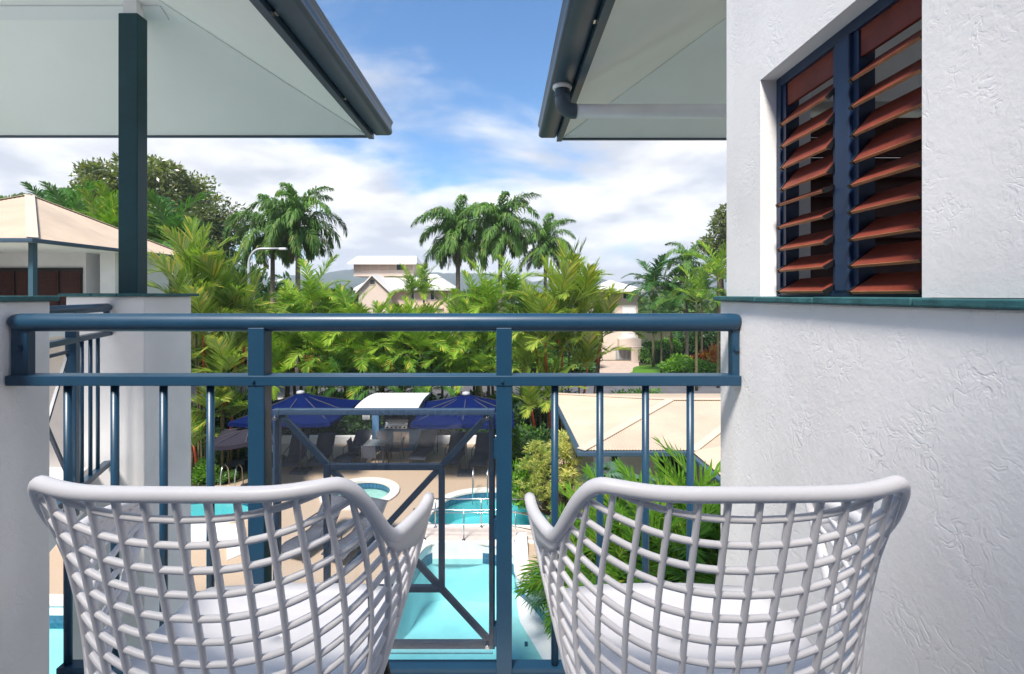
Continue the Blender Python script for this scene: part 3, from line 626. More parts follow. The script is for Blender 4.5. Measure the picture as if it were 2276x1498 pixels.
# neighbour balustrade, running back towards the pillar
nb = thing('balustrade', 'navy balustrade of the neighbouring balcony fixed to the white pillar', 'balustrade', (-2.76, 3.38, FLZ), math.atan2(-.925, .38))
def LB(): return MB()
Ln = 1.98
MB().tube([(.005, 0, 1.096), (.012, 0, 1.100), (.03, 0, 1.102), (Ln, 0, 1.102)], [.016, .025, .0287, .0287], 18).build('handrail', M_BLUE, nb, local=True)
MB().box(.01, Ln, -.026, .026, .907, .939).build('middle_rail', M_BLUE, nb, local=True, bevel=.003)
MB().box(.02, Ln, -.02, .02, 0, .037).build('bottom_rail', M_BLUE, nb, local=True)
MB().box(.02, .05, -.014, .014, .93, 1.09).build('end_bracket', M_BLUE, nb, local=True)
for x in (.57, 1.20, 1.85): MB().box(x-.026, x+.026, -.026, .026, -.12, 1.09).build('post', M_BLUE, nb, local=True, bevel=.003)
for x in (.19, .31, .44): MB().tube([(x, 0, .03), (x, 0, .92)], .0115, 10).build('baluster', M_BLUE, nb, local=True)
for x0_, x1_ in ((.62, 1.15), (1.25, 1.8)):
    for s in (0, 1):
        MB().bar((x0_, .004*s, .12 if s else .86), (x1_, .004*s, .86 if s else .12), .014, .018, (0, 0, 1)).build('diagonal', M_BLUE_D, nb, local=True)
    MB().bar((x0_, 0, .86), (x1_, 0, .86), .018, .018).bar((x0_, 0, .12), (x1_, 0, .12), .018, .018).build('panel_frame', M_BLUE_D, nb, local=True)

# ------------------------------------------------------------------ lattice armchairs
def sstep(a, b, x):
    t = min(max((x-a)/(b-a), 0), 1); return t*t*(3-2*t)
def lerp(a, b, t): return a+(b-a)*t
HB, HA, HT = .60, .832, .945
def chair_pt(phi, h, out=0.0):
    t = (h-HB)/(HT-HB); tc_ = min(1.1, max(0, t))
    a = lerp(.205, .290, tc_**.85)+out
    yb = lerp(-.128, -.208, t)-out
    yf = .145-.225*max(0, (HA-h)/(HA-HB))
    e = 2/lerp(3.0, 3.5, tc_)
    c, s_ = math.cos(phi), math.sin(phi)
    x = a*math.copysign(abs(c)**e, c); y = yf-(yf-yb)*abs(s_)**e
    return Vector((x, y, h))
def rim_h(phi):
    d = abs(phi-math.pi/2)                      # 0 at the middle of the back
    k = sstep(R(60), R(27), d)
    return lerp(HA, HT, k) + .004*sstep(R(10), R(27), d)*k - .012*sstep(R(65), R(90), d)
def make_chair(label):
    t = thing('lattice_armchair', label, 'chair', (0, 0, 0), group='white lattice armchairs')
    # equal arc length spacing of upright ribs at mid height
    NN = 400; ph = [R(1)+R(178)*i/NN for i in range(NN+1)]; acc = [0]
    for i in range(NN): acc.append(acc[-1]+(chair_pt(ph[i+1], .78)-chair_pt(ph[i], .78)).length)
    def ph_at(f):
        d = f*acc[-1]; i = 0
        while i < NN-1 and acc[i+1] < d: i += 1
        return lerp(ph[i], ph[i+1], (d-acc[i])/(acc[i+1]-acc[i]))
    nr = 28; b = MB()
    for k in range(1, nr):
        p = ph_at(k/nr); hr = rim_h(p)
        # uprights lean outwards a little so the weave reads as a fan
        lean = (p-math.pi/2)*1.10
        path = []
        for j in range(13):
            f = 1-j/12; h = lerp(HB-.01, hr, f); pp = p+lean*(1-f)**1.15
            if pp < R(1) or pp > R(179): break
            path.append(chair_pt(pp, h))
        b.tube(path, .0054, 8, cap=False, flat=(1.0, .8))
    h0 = HB-.165
    while h0 < HT-.02:
        run = []
        for i in range(0, NN+1, 5):
            p = ph[i]
            h = h0+.165*(abs(p-math.pi/2)/(math.pi/2))**1.25
            if HB-.005 < h < rim_h(p)-.002: run.append(chair_pt(p, h, -.0012))
            else:
                if len(run) > 2: b.tube(run, .0048, 8, cap=False)
                run = []
        if len(run) > 2: b.tube(run, .0048, 8, cap=False)
        h0 += .0365
    b.build('lattice_shell', M_CHAIR, t, local=True)
    # rim: a rounded band, carried down the front edge of both arms
    path = []
    def front(s):
        q = []
        for j in range(9):
            h = lerp(HB, HA+.003, j/8); p = chair_pt(R(1) if s > 0 else R(179), h); q.append(p)
        return q
    fr = front(1); path += fr[:-1]
    tip = fr[-1]
    path += [chair_pt(p, rim_h(p)) for p in ph[4:-4:4]]
    path += front(-1)[::-1][1:]
    rad = []
    m = len(path)
    for i, p in enumerate(path):
        rad.append(.0101 if p.z > HA-.03 else lerp(.0078, .0101, (p.z-HB)/(HA-.03-HB)))
    b = MB().tube(path, rad, 12); b.build('rim', M_CHAIR, t, local=True)
    # wide lip turning out under the rim at the arms
    for s in (1, -1):
        b = MB(); rows = []
        for i in range(0, NN//3, 6):
            p = ph[i] if s > 0 else math.pi-ph[i]
            hr = rim_h(p); wdt = lerp(.050, .012, sstep(0, NN*.26, i))
            rows.append([chair_pt(p, hr-wdt*q/3, .0015) for q in range(4)])
        vs = [v for r_ in rows for v in r_]; fs = [(i*4+j, i*4+j+1, (i+1)*4+j+1, (i+1)*4+j) for i in range(len(rows)-1) for j in range(3)]
        o = b.quadmesh(vs, fs, True).build('arm_lip', M_CHAIR, t, local=True)
        sm = o.modifiers.new('thickness', 'SOLIDIFY'); sm.thickness = .008; sm.offset = 0
    # seat pan
    b = MB(); rings = 7; sg = 40; vs = []
    for r_ in range(rings+1):
        f = r_/rings
        for k in range(sg):
            a = 2*math.pi*k/sg; c, s_ = math.cos(a), math.sin(a)
            ex = 2/3.4
            x = .205*math.copysign(abs(c)**ex, c)*f; y = .065+.165*math.copysign(abs(s_)**ex, s_)*f
            z = HB-.022+.028*f**4 - (.030*sstep(.15, .235, y))
            vs.append((x, y, z))
    fs = [(i*sg+k, i*sg+(k+1) % sg, (i+1)*sg+(k+1) % sg, (i+1)*sg+k) for i in range(rings) for k in range(sg)]
    o = b.quadmesh(vs, [f[::-1] for f in fs], True).build('seat', M_CHAIR, t, local=True)
    sm = o.modifiers.new('thickness', 'SOLIDIFY'); sm.thickness = .014; sm.offset = -1
    for x, y, lx, ly in ((.135, .17, .215, .215), (-.135, .17, -.215, .215), (.12, -.02, .20, -.13), (-.12, -.02, -.20, -.13)):
        MB().tube([(x, y, HB-.045), (lerp(x, lx, .5), lerp(y, ly, .5), .30), (lx, ly, 0)], [.0135, .0125, .010], 12).build('leg', M_BLACK, t, local=True)
    MB().box(-.15, .15, -.04, .19, HB-.052, HB-.040).build('underframe', M_BLACK, t, local=True)
    return t
ch = make_chair('white lattice armchair facing the clear acrylic panel')
ch2 = copy_tree(ch); ch2['label'] = 'white lattice armchair beside the white wall under the louvre window'
ch.location = (-.400, .80, FLZ); ch.rotation_euler = (0, 0, R(-.8))
ch2.location = (.312, .80, FLZ); ch2.rotation_euler = (0, 0, R(1.0))

# ------------------------------------------------------------------ corrugated roofs
def corr_face(b, e0, e1, top_in0, top_in1, up_run, rise, inward, wave=.076, amp=.010):
    """e0->e1 the eave; the face climbs 'up_run' metres inwards and 'rise' up; its top edge is inset by top_in0/top_in1"""
    e0 = Vector(e0); e1 = Vector(e1); L = (e1-e0).length; d = (e1-e0)/L; inw = Vector(inward).normalized()
    slope = (inw*up_run+Vector((0, 0, rise))); nrm = d.cross(slope).normalized(); nrm = nrm if nrm.z > 0 else -nrm
    n = int(L/wave*4); vs = []
    for i in range(n+1):
        x = L*i/n
        f = 1.0
        if top_in0 > 0: f = min(f, x/top_in0)
        if top_in1 > 0: f = min(f, (L-x)/top_in1)
        o = nrm*amp*math.sin(2*math.pi*x/wave)
        vs += [e0+d*x+o, e0+d*x+slope*f+o]
    b.quadmesh(vs, [(2*i, 2*i+2, 2*i+3, 2*i+1) for i in range(n)], True)
def hip_roof(t, x0, x1, y0, y1, z, slope, m=M_CREAM, mc=M_CREAMC, gutter=M_GUT, wave=.076, gut=True, soffit=True):
    w = min(x1-x0, y1-y0)/2; rise = slope*w
    for nm, e0, e1, inw, lng in (('front', (x0, y0, z), (x1, y0, z), (0, 1, 0), x1-x0), ('back', (x1, y1, z), (x0, y1, z), (0, -1, 0), x1-x0), ('left', (x0, y1, z), (x0, y0, z), (1, 0, 0), y1-y0), ('right', (x1, y0, z), (x1, y1, z), (-1, 0, 0), y1-y0)):
        b = MB(); corr_face(b, e0, e1, w, w, w, rise, inw, wave); b.build('roof_slope', m, t)
    if x1-x0 >= y1-y0: r0, r1 = Vector((x0+w, y0+w, z+rise)), Vector((x1-w, y0+w, z+rise)); ends = ((r0, x0, y0), (r0, x0, y1), (r1, x1, y0), (r1, x1, y1))
    else: r0, r1 = Vector((x0+w, y0+w, z+rise)), Vector((x0+w, y1-w, z+rise)); ends = ((r0, x0, y0), (r0, x1, y0), (r1, x0, y1), (r1, x1, y1))
    for r_, x, y in ends:
        d = (Vector((x, y, z))-r_); MB().bar(r_+Vector((0, 0, .018)), r_+d+Vector((0, 0, .018)), .26, .018).build('hip_cap', mc, t)
    if (r1-r0).length > .1: MB().bar(r0+Vector((0, 0, .022)), r1+Vector((0, 0, .022)), .28, .018).build('ridge_cap', mc, t)
    if gut:
        g = .12
        for a, c, k in (((x0-g, y0-g), (x1+g, y0), 0), ((x0-g, y1), (x1+g, y1+g), 0), ((x0-g, y0), (x0, y1), 1), ((x1, y0), (x1+g, y1), 1)):
            MB().box(a[0], c[0], a[1], c[1], z-.13, z-.015).build('gutter', gutter, t, bevel=.015)
    if soffit: MB().box(x0+.003, x1-.003, y0+.003, y1-.003, z-.10, z-.06).build('soffit', M_SOFFIT, t)

# low roofed building right of the pools
lh = thing('pool_house', 'low pool house with cream corrugated hip roof and slate gutter', 'building', (6, 15, 0))
hip_roof(lh, 1.98, 11.0, 12.3, 19.3, 2.60, .15)
MB().box(3.4, 10.5, 14.2, 18.3, 0, 2.5).build('wall', M_PLASTER, lh)
MB().box(4.55, 5.6, 14.16, 14.2, .02, 2.1).build('door', M_BLACK, lh)
for x in (2.9, 6.4): MB().box(x-.06, x+.06, 12.6, 12.72, 0, 2.5).build('post', M_TEAL, lh)
lh2 = thing('pool_house_wing', 'wing of cream corrugated roof joining the pool house, behind the palms', 'building', (7.5, 9.5, 0))
b = MB(); corr_face(b, (4.78, 12.28, 2.58), (4.78, 6.0, 2.58), 0, 0, 3.4, .55, (1, 0, 0)); b.build('roof_slope', M_CREAM, lh2)
MB().box(4.64, 4.77, 6.0, 12.16, 2.44, 2.56).build('gutter', M_GUT, lh2, bevel=.015)
MB().box(5.6, 9, 6.0, 12.2, 0, 2.4).build('wall', M_PLASTER, lh2)
# small valley capping between the two roofs
MB().bar((4.80, 12.26, 2.61), (8.2, 15.6, 3.13), .22, .02).build('valley_strip', M_CREAMC, lh2)

# pavilion wing at the far side of the court
pv_ = thing('pavilion', 'two storey pavilion with cream pyramid roof and shaded verandah', 'building', (-17, 17.2, 0))
zE = CZ+1.62
hip_roof(pv_, -20.6, -13.45, 13.8, 20.9, zE, .55)
MB().box(-20.2, -15.2, 17.6, 20.4, 0, zE-.1).build('wall', M_PLASTER, pv_)
MB().box(-20.2, -18.6, 14.6, 17.6, 0, zE-.1).build('wall', M_PLASTER, pv_)
MB().box(-14.6, -14.05, 17.5, 20.3, 0, zE-.1).build('pier', M_PLASTER, pv_)
MB().box(-20.3, -13.8, 14.2, 20.4, CZ-1.3, CZ-1.12).build('verandah_floor', M_PLASTER, pv_)
MB().box(-13.86, -13.72, 14.1, 14.24, 0, zE-.1).build('post', mat('slate_blue_post', (.04, .09, .12), .5, .3), pv_)
dr = MB().box(-18.55, -15.3, 17.52, 17.59, CZ-1.12, CZ+.98).build('door_frame', M_BLACK, pv_)
for x in (-18.4, -17.6, -16.8, -16.0):
    d_ = MB().box(x, x+.7, 17.48, 17.519, CZ-1.05, CZ+.85).build('shutter_door', M_WOODD, pv_)
    for k in range(14): MB().box(x+.06, x+.64, 17.462, 17.479, CZ-.95+k*.125, CZ-.87+k*.125).build('slat', M_WOODD, d_)
MB().box(-15.3, -13.8, 13.95, 14.02, CZ-.25, CZ-.17).build('handrail', M_TEAL, pv_)
MB().box(-13.35, -13.27, 20.3, 20.38, 0, zE-.1).build('downpipe', M_PIPE, pv_)

# ------------------------------------------------------------------ pool furniture
def umbrella(X0, Y0, m, label, top=2.95, edge=2.28, hw=1.72, rz=0):
    t = thing('patio_umbrella', label, 'umbrella', (X0, Y0, 0), rz, group='parasols on the pool deck')
    ring = [(hw, 0), (hw, hw), (0, hw), (-hw, hw), (-hw, 0), (-hw, -hw), (0, -hw), (hw, -hw)]
    b = MB(); rows = 6; vs = []
    for r_ in range(rows+1):
        f = .05+.95*r_/rows
        for i in range(8):
            for q in range(4):
                p0 = ring[i]; p1 = ring[(i+1) % 8]; g = q/4
                x = lerp(p0[0], p1[0], g)*f; y = lerp(p0[1], p1[1], g)*f
                sag = -.05*math.sin(math.pi*g)*f-.08*math.sin(math.pi*f)
                vs.append((x, y, lerp(top, edge, f)+sag))
    n = 32
    b.quadmesh(vs, [(i*n+k, (i+1)*n+k, (i+1)*n+(k+1) % n, i*n+(k+1) % n) for i in range(rows) for k in range(n)])
    base = len(b.v)-n; vs2 = [Vector(v)-Vector((0, 0, .13)) for v in vs[-n:]]; k0 = len(b.v); b.v += vs2
    for k in range(n): b.f.append((base+k, k0+k, k0+(k+1) % n, base+(k+1) % n)); b.sm.append(False)
    b.build('canopy', m, t, local=True)
    MB().tube([(0, 0, 0), (0, 0, top+.02)], .03, 10).build('pole', M_LFRAME, t, local=True)
    MB().tube([(0, 0, top-.05), (0, 0, top+.03), (0, 0, top+.06)], [.16, .13, .02], 12).build('vent_cap', mat('grey_cap', (.35, .36, .38), .6, .3), t, local=True)
    MB().box(-.3, .3, -.3, .3, 0, .07).build('base', M_LFRAME, t, local=True)
    for x, y in ring:
        MB().bar((0, 0, top-.06), (x*.98, y*.98, edge-.03), .02, .025).build('rib', M_LFRAME, t, local=True)
    return t
umbrella(gx(668, 17.9), 17.9, M_NAVYF, 'navy blue square parasol standing by the red flowering bushes')
umbrella(gx(1036, 17.7), 17.7, M_NAVYF, 'navy blue square parasol between the white barbecue roof and the palms')
umbrella(-8.6, 16.4, M_DARKF, 'dark charcoal parasol among the red-stemmed palms', top=2.12, edge=1.82, hw=1.0, rz=R(20))

# barbecue shelter
bq = thing('barbecue_shelter', 'barbecue shelter with white curved corrugated roof and blue mosaic counter', 'shelter', (-4.3, 19.5, 0))
b = MB(); n = 80; vs = []
for i in range(n+1):
    x = -5.42+2.32*i/n
    for j in range(9):
        y = 17.1+3.6*j/8; vs.append((x, y, 2.30+.20*math.sin(math.pi*(j/8*.8+.12))+.008*math.sin(i*2*math.pi/4)))
b.quadmesh(vs, [(i*9+j, (i+1)*9+j, (i+1)*9+j+1, i*9+j+1) for i in range(n) for j in range(8)], True); o = b.build('roof', M_WROOF, bq)
for x in (-5.45, -3.10): MB().bar((x, 17.1, 2.33), (x, 20.6, 2.36), .04, .10).build('fascia', M_GUT, bq)
for x in (-5.35, -3.42): MB().box(x-.14, x+.14, 20.2, 20.5, 0, 2.34).build('column', M_MOSAIC, bq)
MB().box(-5.2, -3.57, 20.32, 20.95, 0, .86).build('counter', M_MOSAIC, bq); MB().box(-5.21, -3.56, 20.28, 20.97, .862, .91).build('counter_top', mat('blue_counter_top', (.03, .09, .16), .3, .5), bq)
MB().box(-5.2, -3.57, 20.93, 21.0, .91, 2.0).build('back_panel', mat('dark_back_panel', (.02, .03, .05), .6, .3), bq)
for x in (-4.62, -4.28): o = MB().box(x, x+.32, 20.295, 20.318, .10, .80).build('cabinet_door', M_STEEL, bq)
gr = thing('barbecue', 'stainless steel hooded barbecue set in the blue mosaic counter', 'barbecue', (-4.5, 20.6, .91))
b = MB(); vs = []
pr = [(20.36, .0), (20.36, .10), (20.38, .24), (20.5, .34), (20.75, .34), (20.8, 0)]
for x in (-4.97, -4.03): vs += [(x, y, .912+z) for y, z in pr]
k = len(pr); b.quadmesh(vs, [(i, (i+1) % k, (i+1) % k+k, i+k) for i in range(k)]+[tuple(range(k))[::-1], tuple(range(k, 2*k))]); b.build('hood', M_STEEL, gr, bevel=.01)
MB().box(-4.97, -4.03, 20.24, 20.355, .93, 1.08).build('control_panel', M_STEEL, gr, bevel=.006)
for i in range(5): MB().tube([(-4.86+.18*i, 20.24, 1.0), (-4.86+.18*i, 20.20, 1.0)], .035, 10).build('knob', M_BLACK, gr)
MB().tube([(-4.85, 20.33, 1.13), (-4.85, 20.30, 1.13), (-4.15, 20.30, 1.13), (-4.15, 20.33, 1.13)], .012, 8).build('handle', M_STEEL, gr)
for x, y, z, lab in ((-5.72, 20.12, 1.35, 'white notice on the post beside the outdoor dining table'), (-2.75, 20.12, 1.38, 'white notice on the post beside the loungers under the navy parasol'), (-5.0, 20.90, 1.72, 'white notice fixed inside the barbecue shelter')):
    t = thing('notice_sign', lab, 'sign', (x, y, 0 if z < 1.6 else z), group='white notices round the barbecue')
    MB().box(x-.15, x+.15, y, y+.012, z, z+.36 if z < 1.6 else z+.24).build('board', M_WFRAME, t)
    MB().box(x-.11, x+.11, y-.003, y-.001, z+.05, z+.30 if z < 1.6 else z+.19).build('print', mat('grey_print', (.45, .47, .5), .7, .2, col2=(.75, .75, .75), vscale=60), t)
    if z < 1.6: MB().box(x-.02, x+.02, y+.013, y+.05, 0, z+.3).build('post', M_LFRAME, t)

# garden bed edge and fence behind the loungers
ge = thing('garden_edge', 'low white garden edging wall behind the loungers', 'wall', (-4, 21.4, 0))
MB().box(-11.5, -5.6, 21.2, 21.4, 0, .34).build('wall', M_WHITEW, ge, bevel=.01); MB().box(-3.3, 1.0, 21.2, 21.4, 0, .34).build('wall', M_WHITEW, ge, bevel=.01)

def make_lounger():
    t = thing('sun_lounger', 'x', 'lounger', (0, 0, 0), group='charcoal sun loungers on the pool deck')
    w = .31
    prof = [(0, .26), (.25, .33), (.55, .31), (.85, .27), (1.10, .29), (1.22, .34)]
    bk = [(1.22, .34), (1.38, .52), (1.56, .74), (1.72, .92), (1.78, .97)]
    for nm, pr in (('seat_sling', prof), ('back_sling', bk)):
        vs = []; b = MB()
        for y, z in pr: vs += [(-w, y, z), (w, y, z)]
        o = b.quadmesh(vs, [(2*i, 2*i+1, 2*i+3, 2*i+2) for i in range(len(pr)-1)], True).build(nm, M_SLING, t, local=True)
        s = o.modifiers.new('t', 'SOLIDIFY'); s.thickness = .02
    for sx in (-1, 1):
        MB().tube([(sx*(w+.015), y, z) for y, z in prof], .02, 8).build('side_rail', M_LFRAME, t, local=True)
        MB().tube([(sx*(w+.015), y, z) for y, z in bk], .02, 8).build('back_rail', M_LFRAME, t, local=True)
        MB().tube([(sx*(w+.015), .22, .32), (sx*(w+.02), .14, 0)], .02, 8).build('leg', M_LFRAME, t, local=True)
        MB().tube([(sx*(w+.015), 1.18, .32), (sx*(w+.02), 1.36, 0)], .02, 8).build('leg', M_LFRAME, t, local=True)
        MB().tube([(sx*(w+.03), .72, .29), (sx*(w+.05), .74, .52), (sx*(w+.05), 1.05, .56), (sx*(w+.03), 1.42, .58)], .018, 8).build('armrest', M_LFRAME, t, local=True)
    return t
L0 = make_lounger()
spots = [  # foot position px, py, rotation, label
    (640, 1052, 8, 'charcoal sun lounger in the row nearest the palms left of the dining set'),
    (700, 1050, 6, 'charcoal sun lounger in a row under the navy parasol by red flowers'),
    (757, 1042, -14, 'charcoal sun lounger right next to the grey outdoor dining table'),
    (925, 1036, -8, 'charcoal sun lounger first in the row beside the dining table and notice post'),
    (1000, 1047, -6, 'charcoal sun lounger second in the row beyond the wading pool'),
    (1060, 1050, -8, 'charcoal sun lounger last in the row, behind the wading pool grab rails'),
    (640, 1252, -20, 'charcoal sun lounger on the sunny deck below the spa, next to the pool steps'),
    (738, 1262, -22, 'charcoal sun lounger on the sunny deck below the spa, nearer the lower pool'),
    (520, 1052, 25, 'charcoal sun lounger among the shrubs by the charcoal parasol')]
for i, (px, py, rz, lab) in enumerate(spots):
    o = L0 if i == 0 else copy_tree(L0)
    Y = 7041/(py-655); o.location = (gx(px, Y), Y, 0); o.rotation_euler = (0, 0, R(rz)); o['label'] = lab
# dining set
tb = thing('dining_table', 'square grey outdoor dining table in front of the barbecue', 'table', (-5.0, 19.0, 0))
MB().box(-5.42, -4.58, 18.6, 19.4, .72, .75).build('table_top', M_TABLE, tb, bevel=.01)
for x in (-5.36, -4.64):
    for y in (18.66, 19.34): MB().box(x-.03, x+.03, y-.03, y+.03, 0, .718).build('leg', M_LFRAME, tb)
def make_dchair():
    t = thing('outdoor_chair', 'x', 'chair', (0, 0, 0), group='grey chairs round the outdoor table')
    b = MB().quadmesh([(-.24, -.22, .44), (.24, -.22, .44), (.24, .22, .45), (-.24, .22, .45)], [(0, 1, 2, 3)]); o = b.build('seat', M_SLING, t, local=True); o.modifiers.new('t', 'SOLIDIFY').thickness = .025
    b = MB().quadmesh([(-.24, -.22, .45), (.24, -.22, .45), (.23, -.30, .90), (-.23, -.30, .90)], [(0, 1, 2, 3)]); o = b.build('backrest', M_SLING, t, local=True); o.modifiers.new('t', 'SOLIDIFY').thickness = .02
    for sx in (-1, 1):
        MB().tube([(sx*.25, -.31, .91), (sx*.26, -.22, .44), (sx*.26, -.28, 0)], .016, 6).build('leg', M_LFRAME, t, local=True)
        MB().tube([(sx*.26, -.26, .64), (sx*.27, .2, .65), (sx*.26, .22, .0)], .016, 6).build('leg', M_LFRAME, t, local=True)
    return t
d0 = make_dchair()
for i, (x, y, rz, lab) in enumerate([(-5.05, 18.35, 0, 'grey sling chair at the dining table, back to the spa pool'), (-4.25, 19.05, 90, 'grey sling chair at the side of the dining table, nearer the first-in-row lounger'), (-5.0, 19.75, 180, 'grey sling chair at the dining table, back to the barbecue'), (-5.75, 18.95, -90, 'grey sling chair at the side of the dining table, nearer the red flowering bushes')]):
    o = d0 if i == 0 else copy_tree(d0); o.location = (x, y, 0); o.rotation_euler = (0, 0, R(rz)); o['label'] = lab

# ------------------------------------------------------------------ houses beyond the road
def window(t, x0, x1, z0, z1, y, bars=1, fm=M_WFRAME):
    o = MB().box(x0-.06, x1+.06, y-.05, y, z0-.06, z0).box(x0-.06, x1+.06, y-.05, y, z1, z1+.06).box(x0-.06, x0, y-.05, y, z0, z1).box(x1, x1+.06, y-.05, y, z0, z1).build('window', fm, t)
    for k in range(bars): MB().box(x0+(x1-x0)*k/bars+.02, x0+(x1-x0)*(k+1)/bars-.02, y-.025, y-.01, z0+.01, z1-.01).build('pane', M_PANE, o)
    return o
HYp = 60.0
hz = lambda py, Y=HYp: CZ-(py-HY)/FPX*Y
hx = lambda px, Y=HYp: gx(px, Y)
h1 = thing('house', 'peach two storey house with white roofs and a raised clerestory', 'house', (-10, 63, 0))
MB().box(hx(800), hx(1000), HYp, HYp+9, 0, hz(640)).build('wall', M_PEACH, h1)
MB().box(hx(985)+.6, hx(1000)+.8, HYp-.3, HYp-.003, 0, hz(645)).build('pilaster', M_PEACHL, h1)
# main roof
b = MB(); z0, z1 = hz(641), hz(606)
b.quadmesh([(hx(790), HYp-.8, z0), (hx(1008), HYp-.8, z0), (hx(960), HYp+4.5, z1), (hx(820), HYp+4.5, z1), (hx(1008), HYp+9.5, z0), (hx(790), HYp+9.5, z0)], [(0, 1, 2, 3), (1, 4, 2), (4, 5, 3, 2), (5, 0, 3)]); b.build('roof', M_WROOF, h1)
MB().box(hx(790), hx(1008), HYp-.85, HYp-.75, z0-.25, z0-.02).build('fascia', M_WFRAME, h1)
# gable
g0, g1, gt = hx(808), hx(872), hx(838)
b = MB(); zg = hz(644, 58); zt = hz(611, 58)
b.quadmesh([(g0, 58, 0), (g1, 58, 0), (g1, 58, zg), (gt, 58, zt), (g0, 58, zg), (g0, 60, 0), (g1, 60, 0), (g1, 60, zg), (gt, 60, zt), (g0, 60, zg)], [(0, 1, 2, 3, 4), (1, 6, 7, 2), (5, 0, 4, 9)]); b.build('gable_wall', M_PEACHL, h1)
b = MB()
for s, xe in ((-1, g0), (1, g1)):
    d = Vector((xe-gt, 0, zg-zt)); e = Vector((gt, 0, zt+.08))+d*1.18
    b.quadmesh([(gt, 57.6, zt+.08), (e.x, 57.6, e.z), (e.x, 63, e.z), (gt, 63, zt+.08), (gt, 57.6, zt-.12), (e.x, 57.6, e.z-.2), (e.x, 63, e.z-.2), (gt, 63, zt-.12)], [(0, 1, 2, 3), (0, 4, 5, 1), (4, 7, 6, 5), (1, 5, 6, 2)])
b.build('gable_roof', M_WROOF, h1)
window(h1, gt-.28, gt+.28, hz(632, 58), hz(622, 58), 57.99, 1, M_PEACHL)
# clerestory
cx0, cx1 = hx(786, 63), hx(918, 63)
cl = MB().box(cx0, cx1, 63, 67, hz(614, 63), hz(583, 63)).build('clerestory', M_PEACHL, h1)
npan = 7
for k in range(npan):
    a = lerp(cx0, cx1, k/npan)+.08; c = lerp(cx0, cx1, (k+1)/npan)-.08
    if k == 5: MB().box(a, c, 62.95, 62.995, hz(600, 63), hz(587, 63)).build('window', M_PANE, cl)
    else:
        for q in range(5):
            zz = hz(601, 63)+q*.17; MB().box(a, c, 62.94, 62.985, zz, zz+.12).build('slat', mat('peach_slat', (.56, .42, .35), .7, .2), cl)
b = MB(); za_, zb_ = hz(584.5, 62.3), hz(569, 65)
b.quadmesh([(cx0-.6, 62.2, za_), (cx1+.6, 62.2, za_), (cx1+.1, 65, zb_), (cx0-.1, 65, zb_), (cx1+.6, 68, za_), (cx0-.6, 68, za_), (cx0-.6, 62.2, za_-.18), (cx1+.6, 62.2, za_-.18)], [(0, 1, 2, 3), (1, 4, 2), (4, 5, 3, 2), (5, 0, 3), (0, 6, 7, 1)]); b.build('clerestory_roof', M_WROOF, h1)
for px in (916, 961):
    window(h1, hx(px-4), hx(px+4), hz(666), hz(645), HYp-.003, 1); window(h1, hx(px-4), hx(px+4), hz(712), hz(694), HYp-.003, 1)
MB().box(hx(890), hx(985), HYp-.25, HYp-.003, hz(686), hz(682)).build('string_course', M_PEACHL, h1)

Y2 = 48.6
h2 = thing('house', 'pale three level house with white hip roof and garage grille', 'house', (12, 52, 0))
MB().box(hx(1330, Y2), hx(1418, Y2), Y2, Y2+7, 0, hz(647, Y2)).build('wall', M_PEACHL, h2)
b = MB(); zz = hz(645, Y2); zt = hz(622, Y2+3)
x0, x1 = hx(1322, Y2), hx(1436, Y2); b.quadmesh([(x0, Y2-1, zz), (x1, Y2-1, zz), (x1, Y2+8, zz), (x0, Y2+8, zz), (x0+2.2, Y2+3.4, zt), (x1-2.9, Y2+3.4, zt), (x0, Y2-1, zz-.18), (x1, Y2-1, zz-.18), (x1, Y2+8, zz-.18)], [(0, 1, 5, 4), (1, 2, 5), (2, 3, 4, 5), (3, 0, 4), (0, 6, 7, 1), (1, 7, 8, 2)]); b.build('roof', M_WROOF, h2)
window(h2, hx(1385, Y2), hx(1408, Y2), hz(664, Y2), hz(646, Y2), Y2-.003, 3)
MB().box(hx(1372, Y2), hx(1420, Y2), Y2-.9, Y2-.003, hz(770, Y2), hz(752, Y2)).build('balcony', M_PEACHL, h2)
for a, c in ((741, 750), (681, 697)): window(h2, hx(1385, Y2), hx(1412, Y2), hz(c, Y2), hz(a, Y2), Y2-.003, 1).children[0].data.materials[0] = M_WFRAME
g = MB().box(hx(1368, Y2), hx(1402, Y2), Y2-.02, Y2-.003, .05, hz(772, Y2)).build('garage_shade_panel', mat('garage_shadow', (.10, .10, .11), .8, .2), h2)  # dark panel on the wall, painted as the shade inside the garage
for k in range(12): x = lerp(hx(1369, Y2), hx(1401, Y2), k/11); MB().box(x-.02, x+.02, Y2-.06, Y2-.022, .05, hz(772, Y2)).build('grille_bar', M_WFRAME, g)
fw = thing('garden_wall', 'pale peach garden wall beside the garage grille', 'wall', (13.5, 47.5, 0)); MB().box(hx(1404, 47), hx(1428, 47), 47, 47.2, 0, 1.45).build('wall', M_PEACHL, fw); MB().box(hx(1404, 47)-.03, hx(1428, 47)+.03, 46.97, 47.23, 1.452, 1.53).build('coping', M_PEACHL, fw)

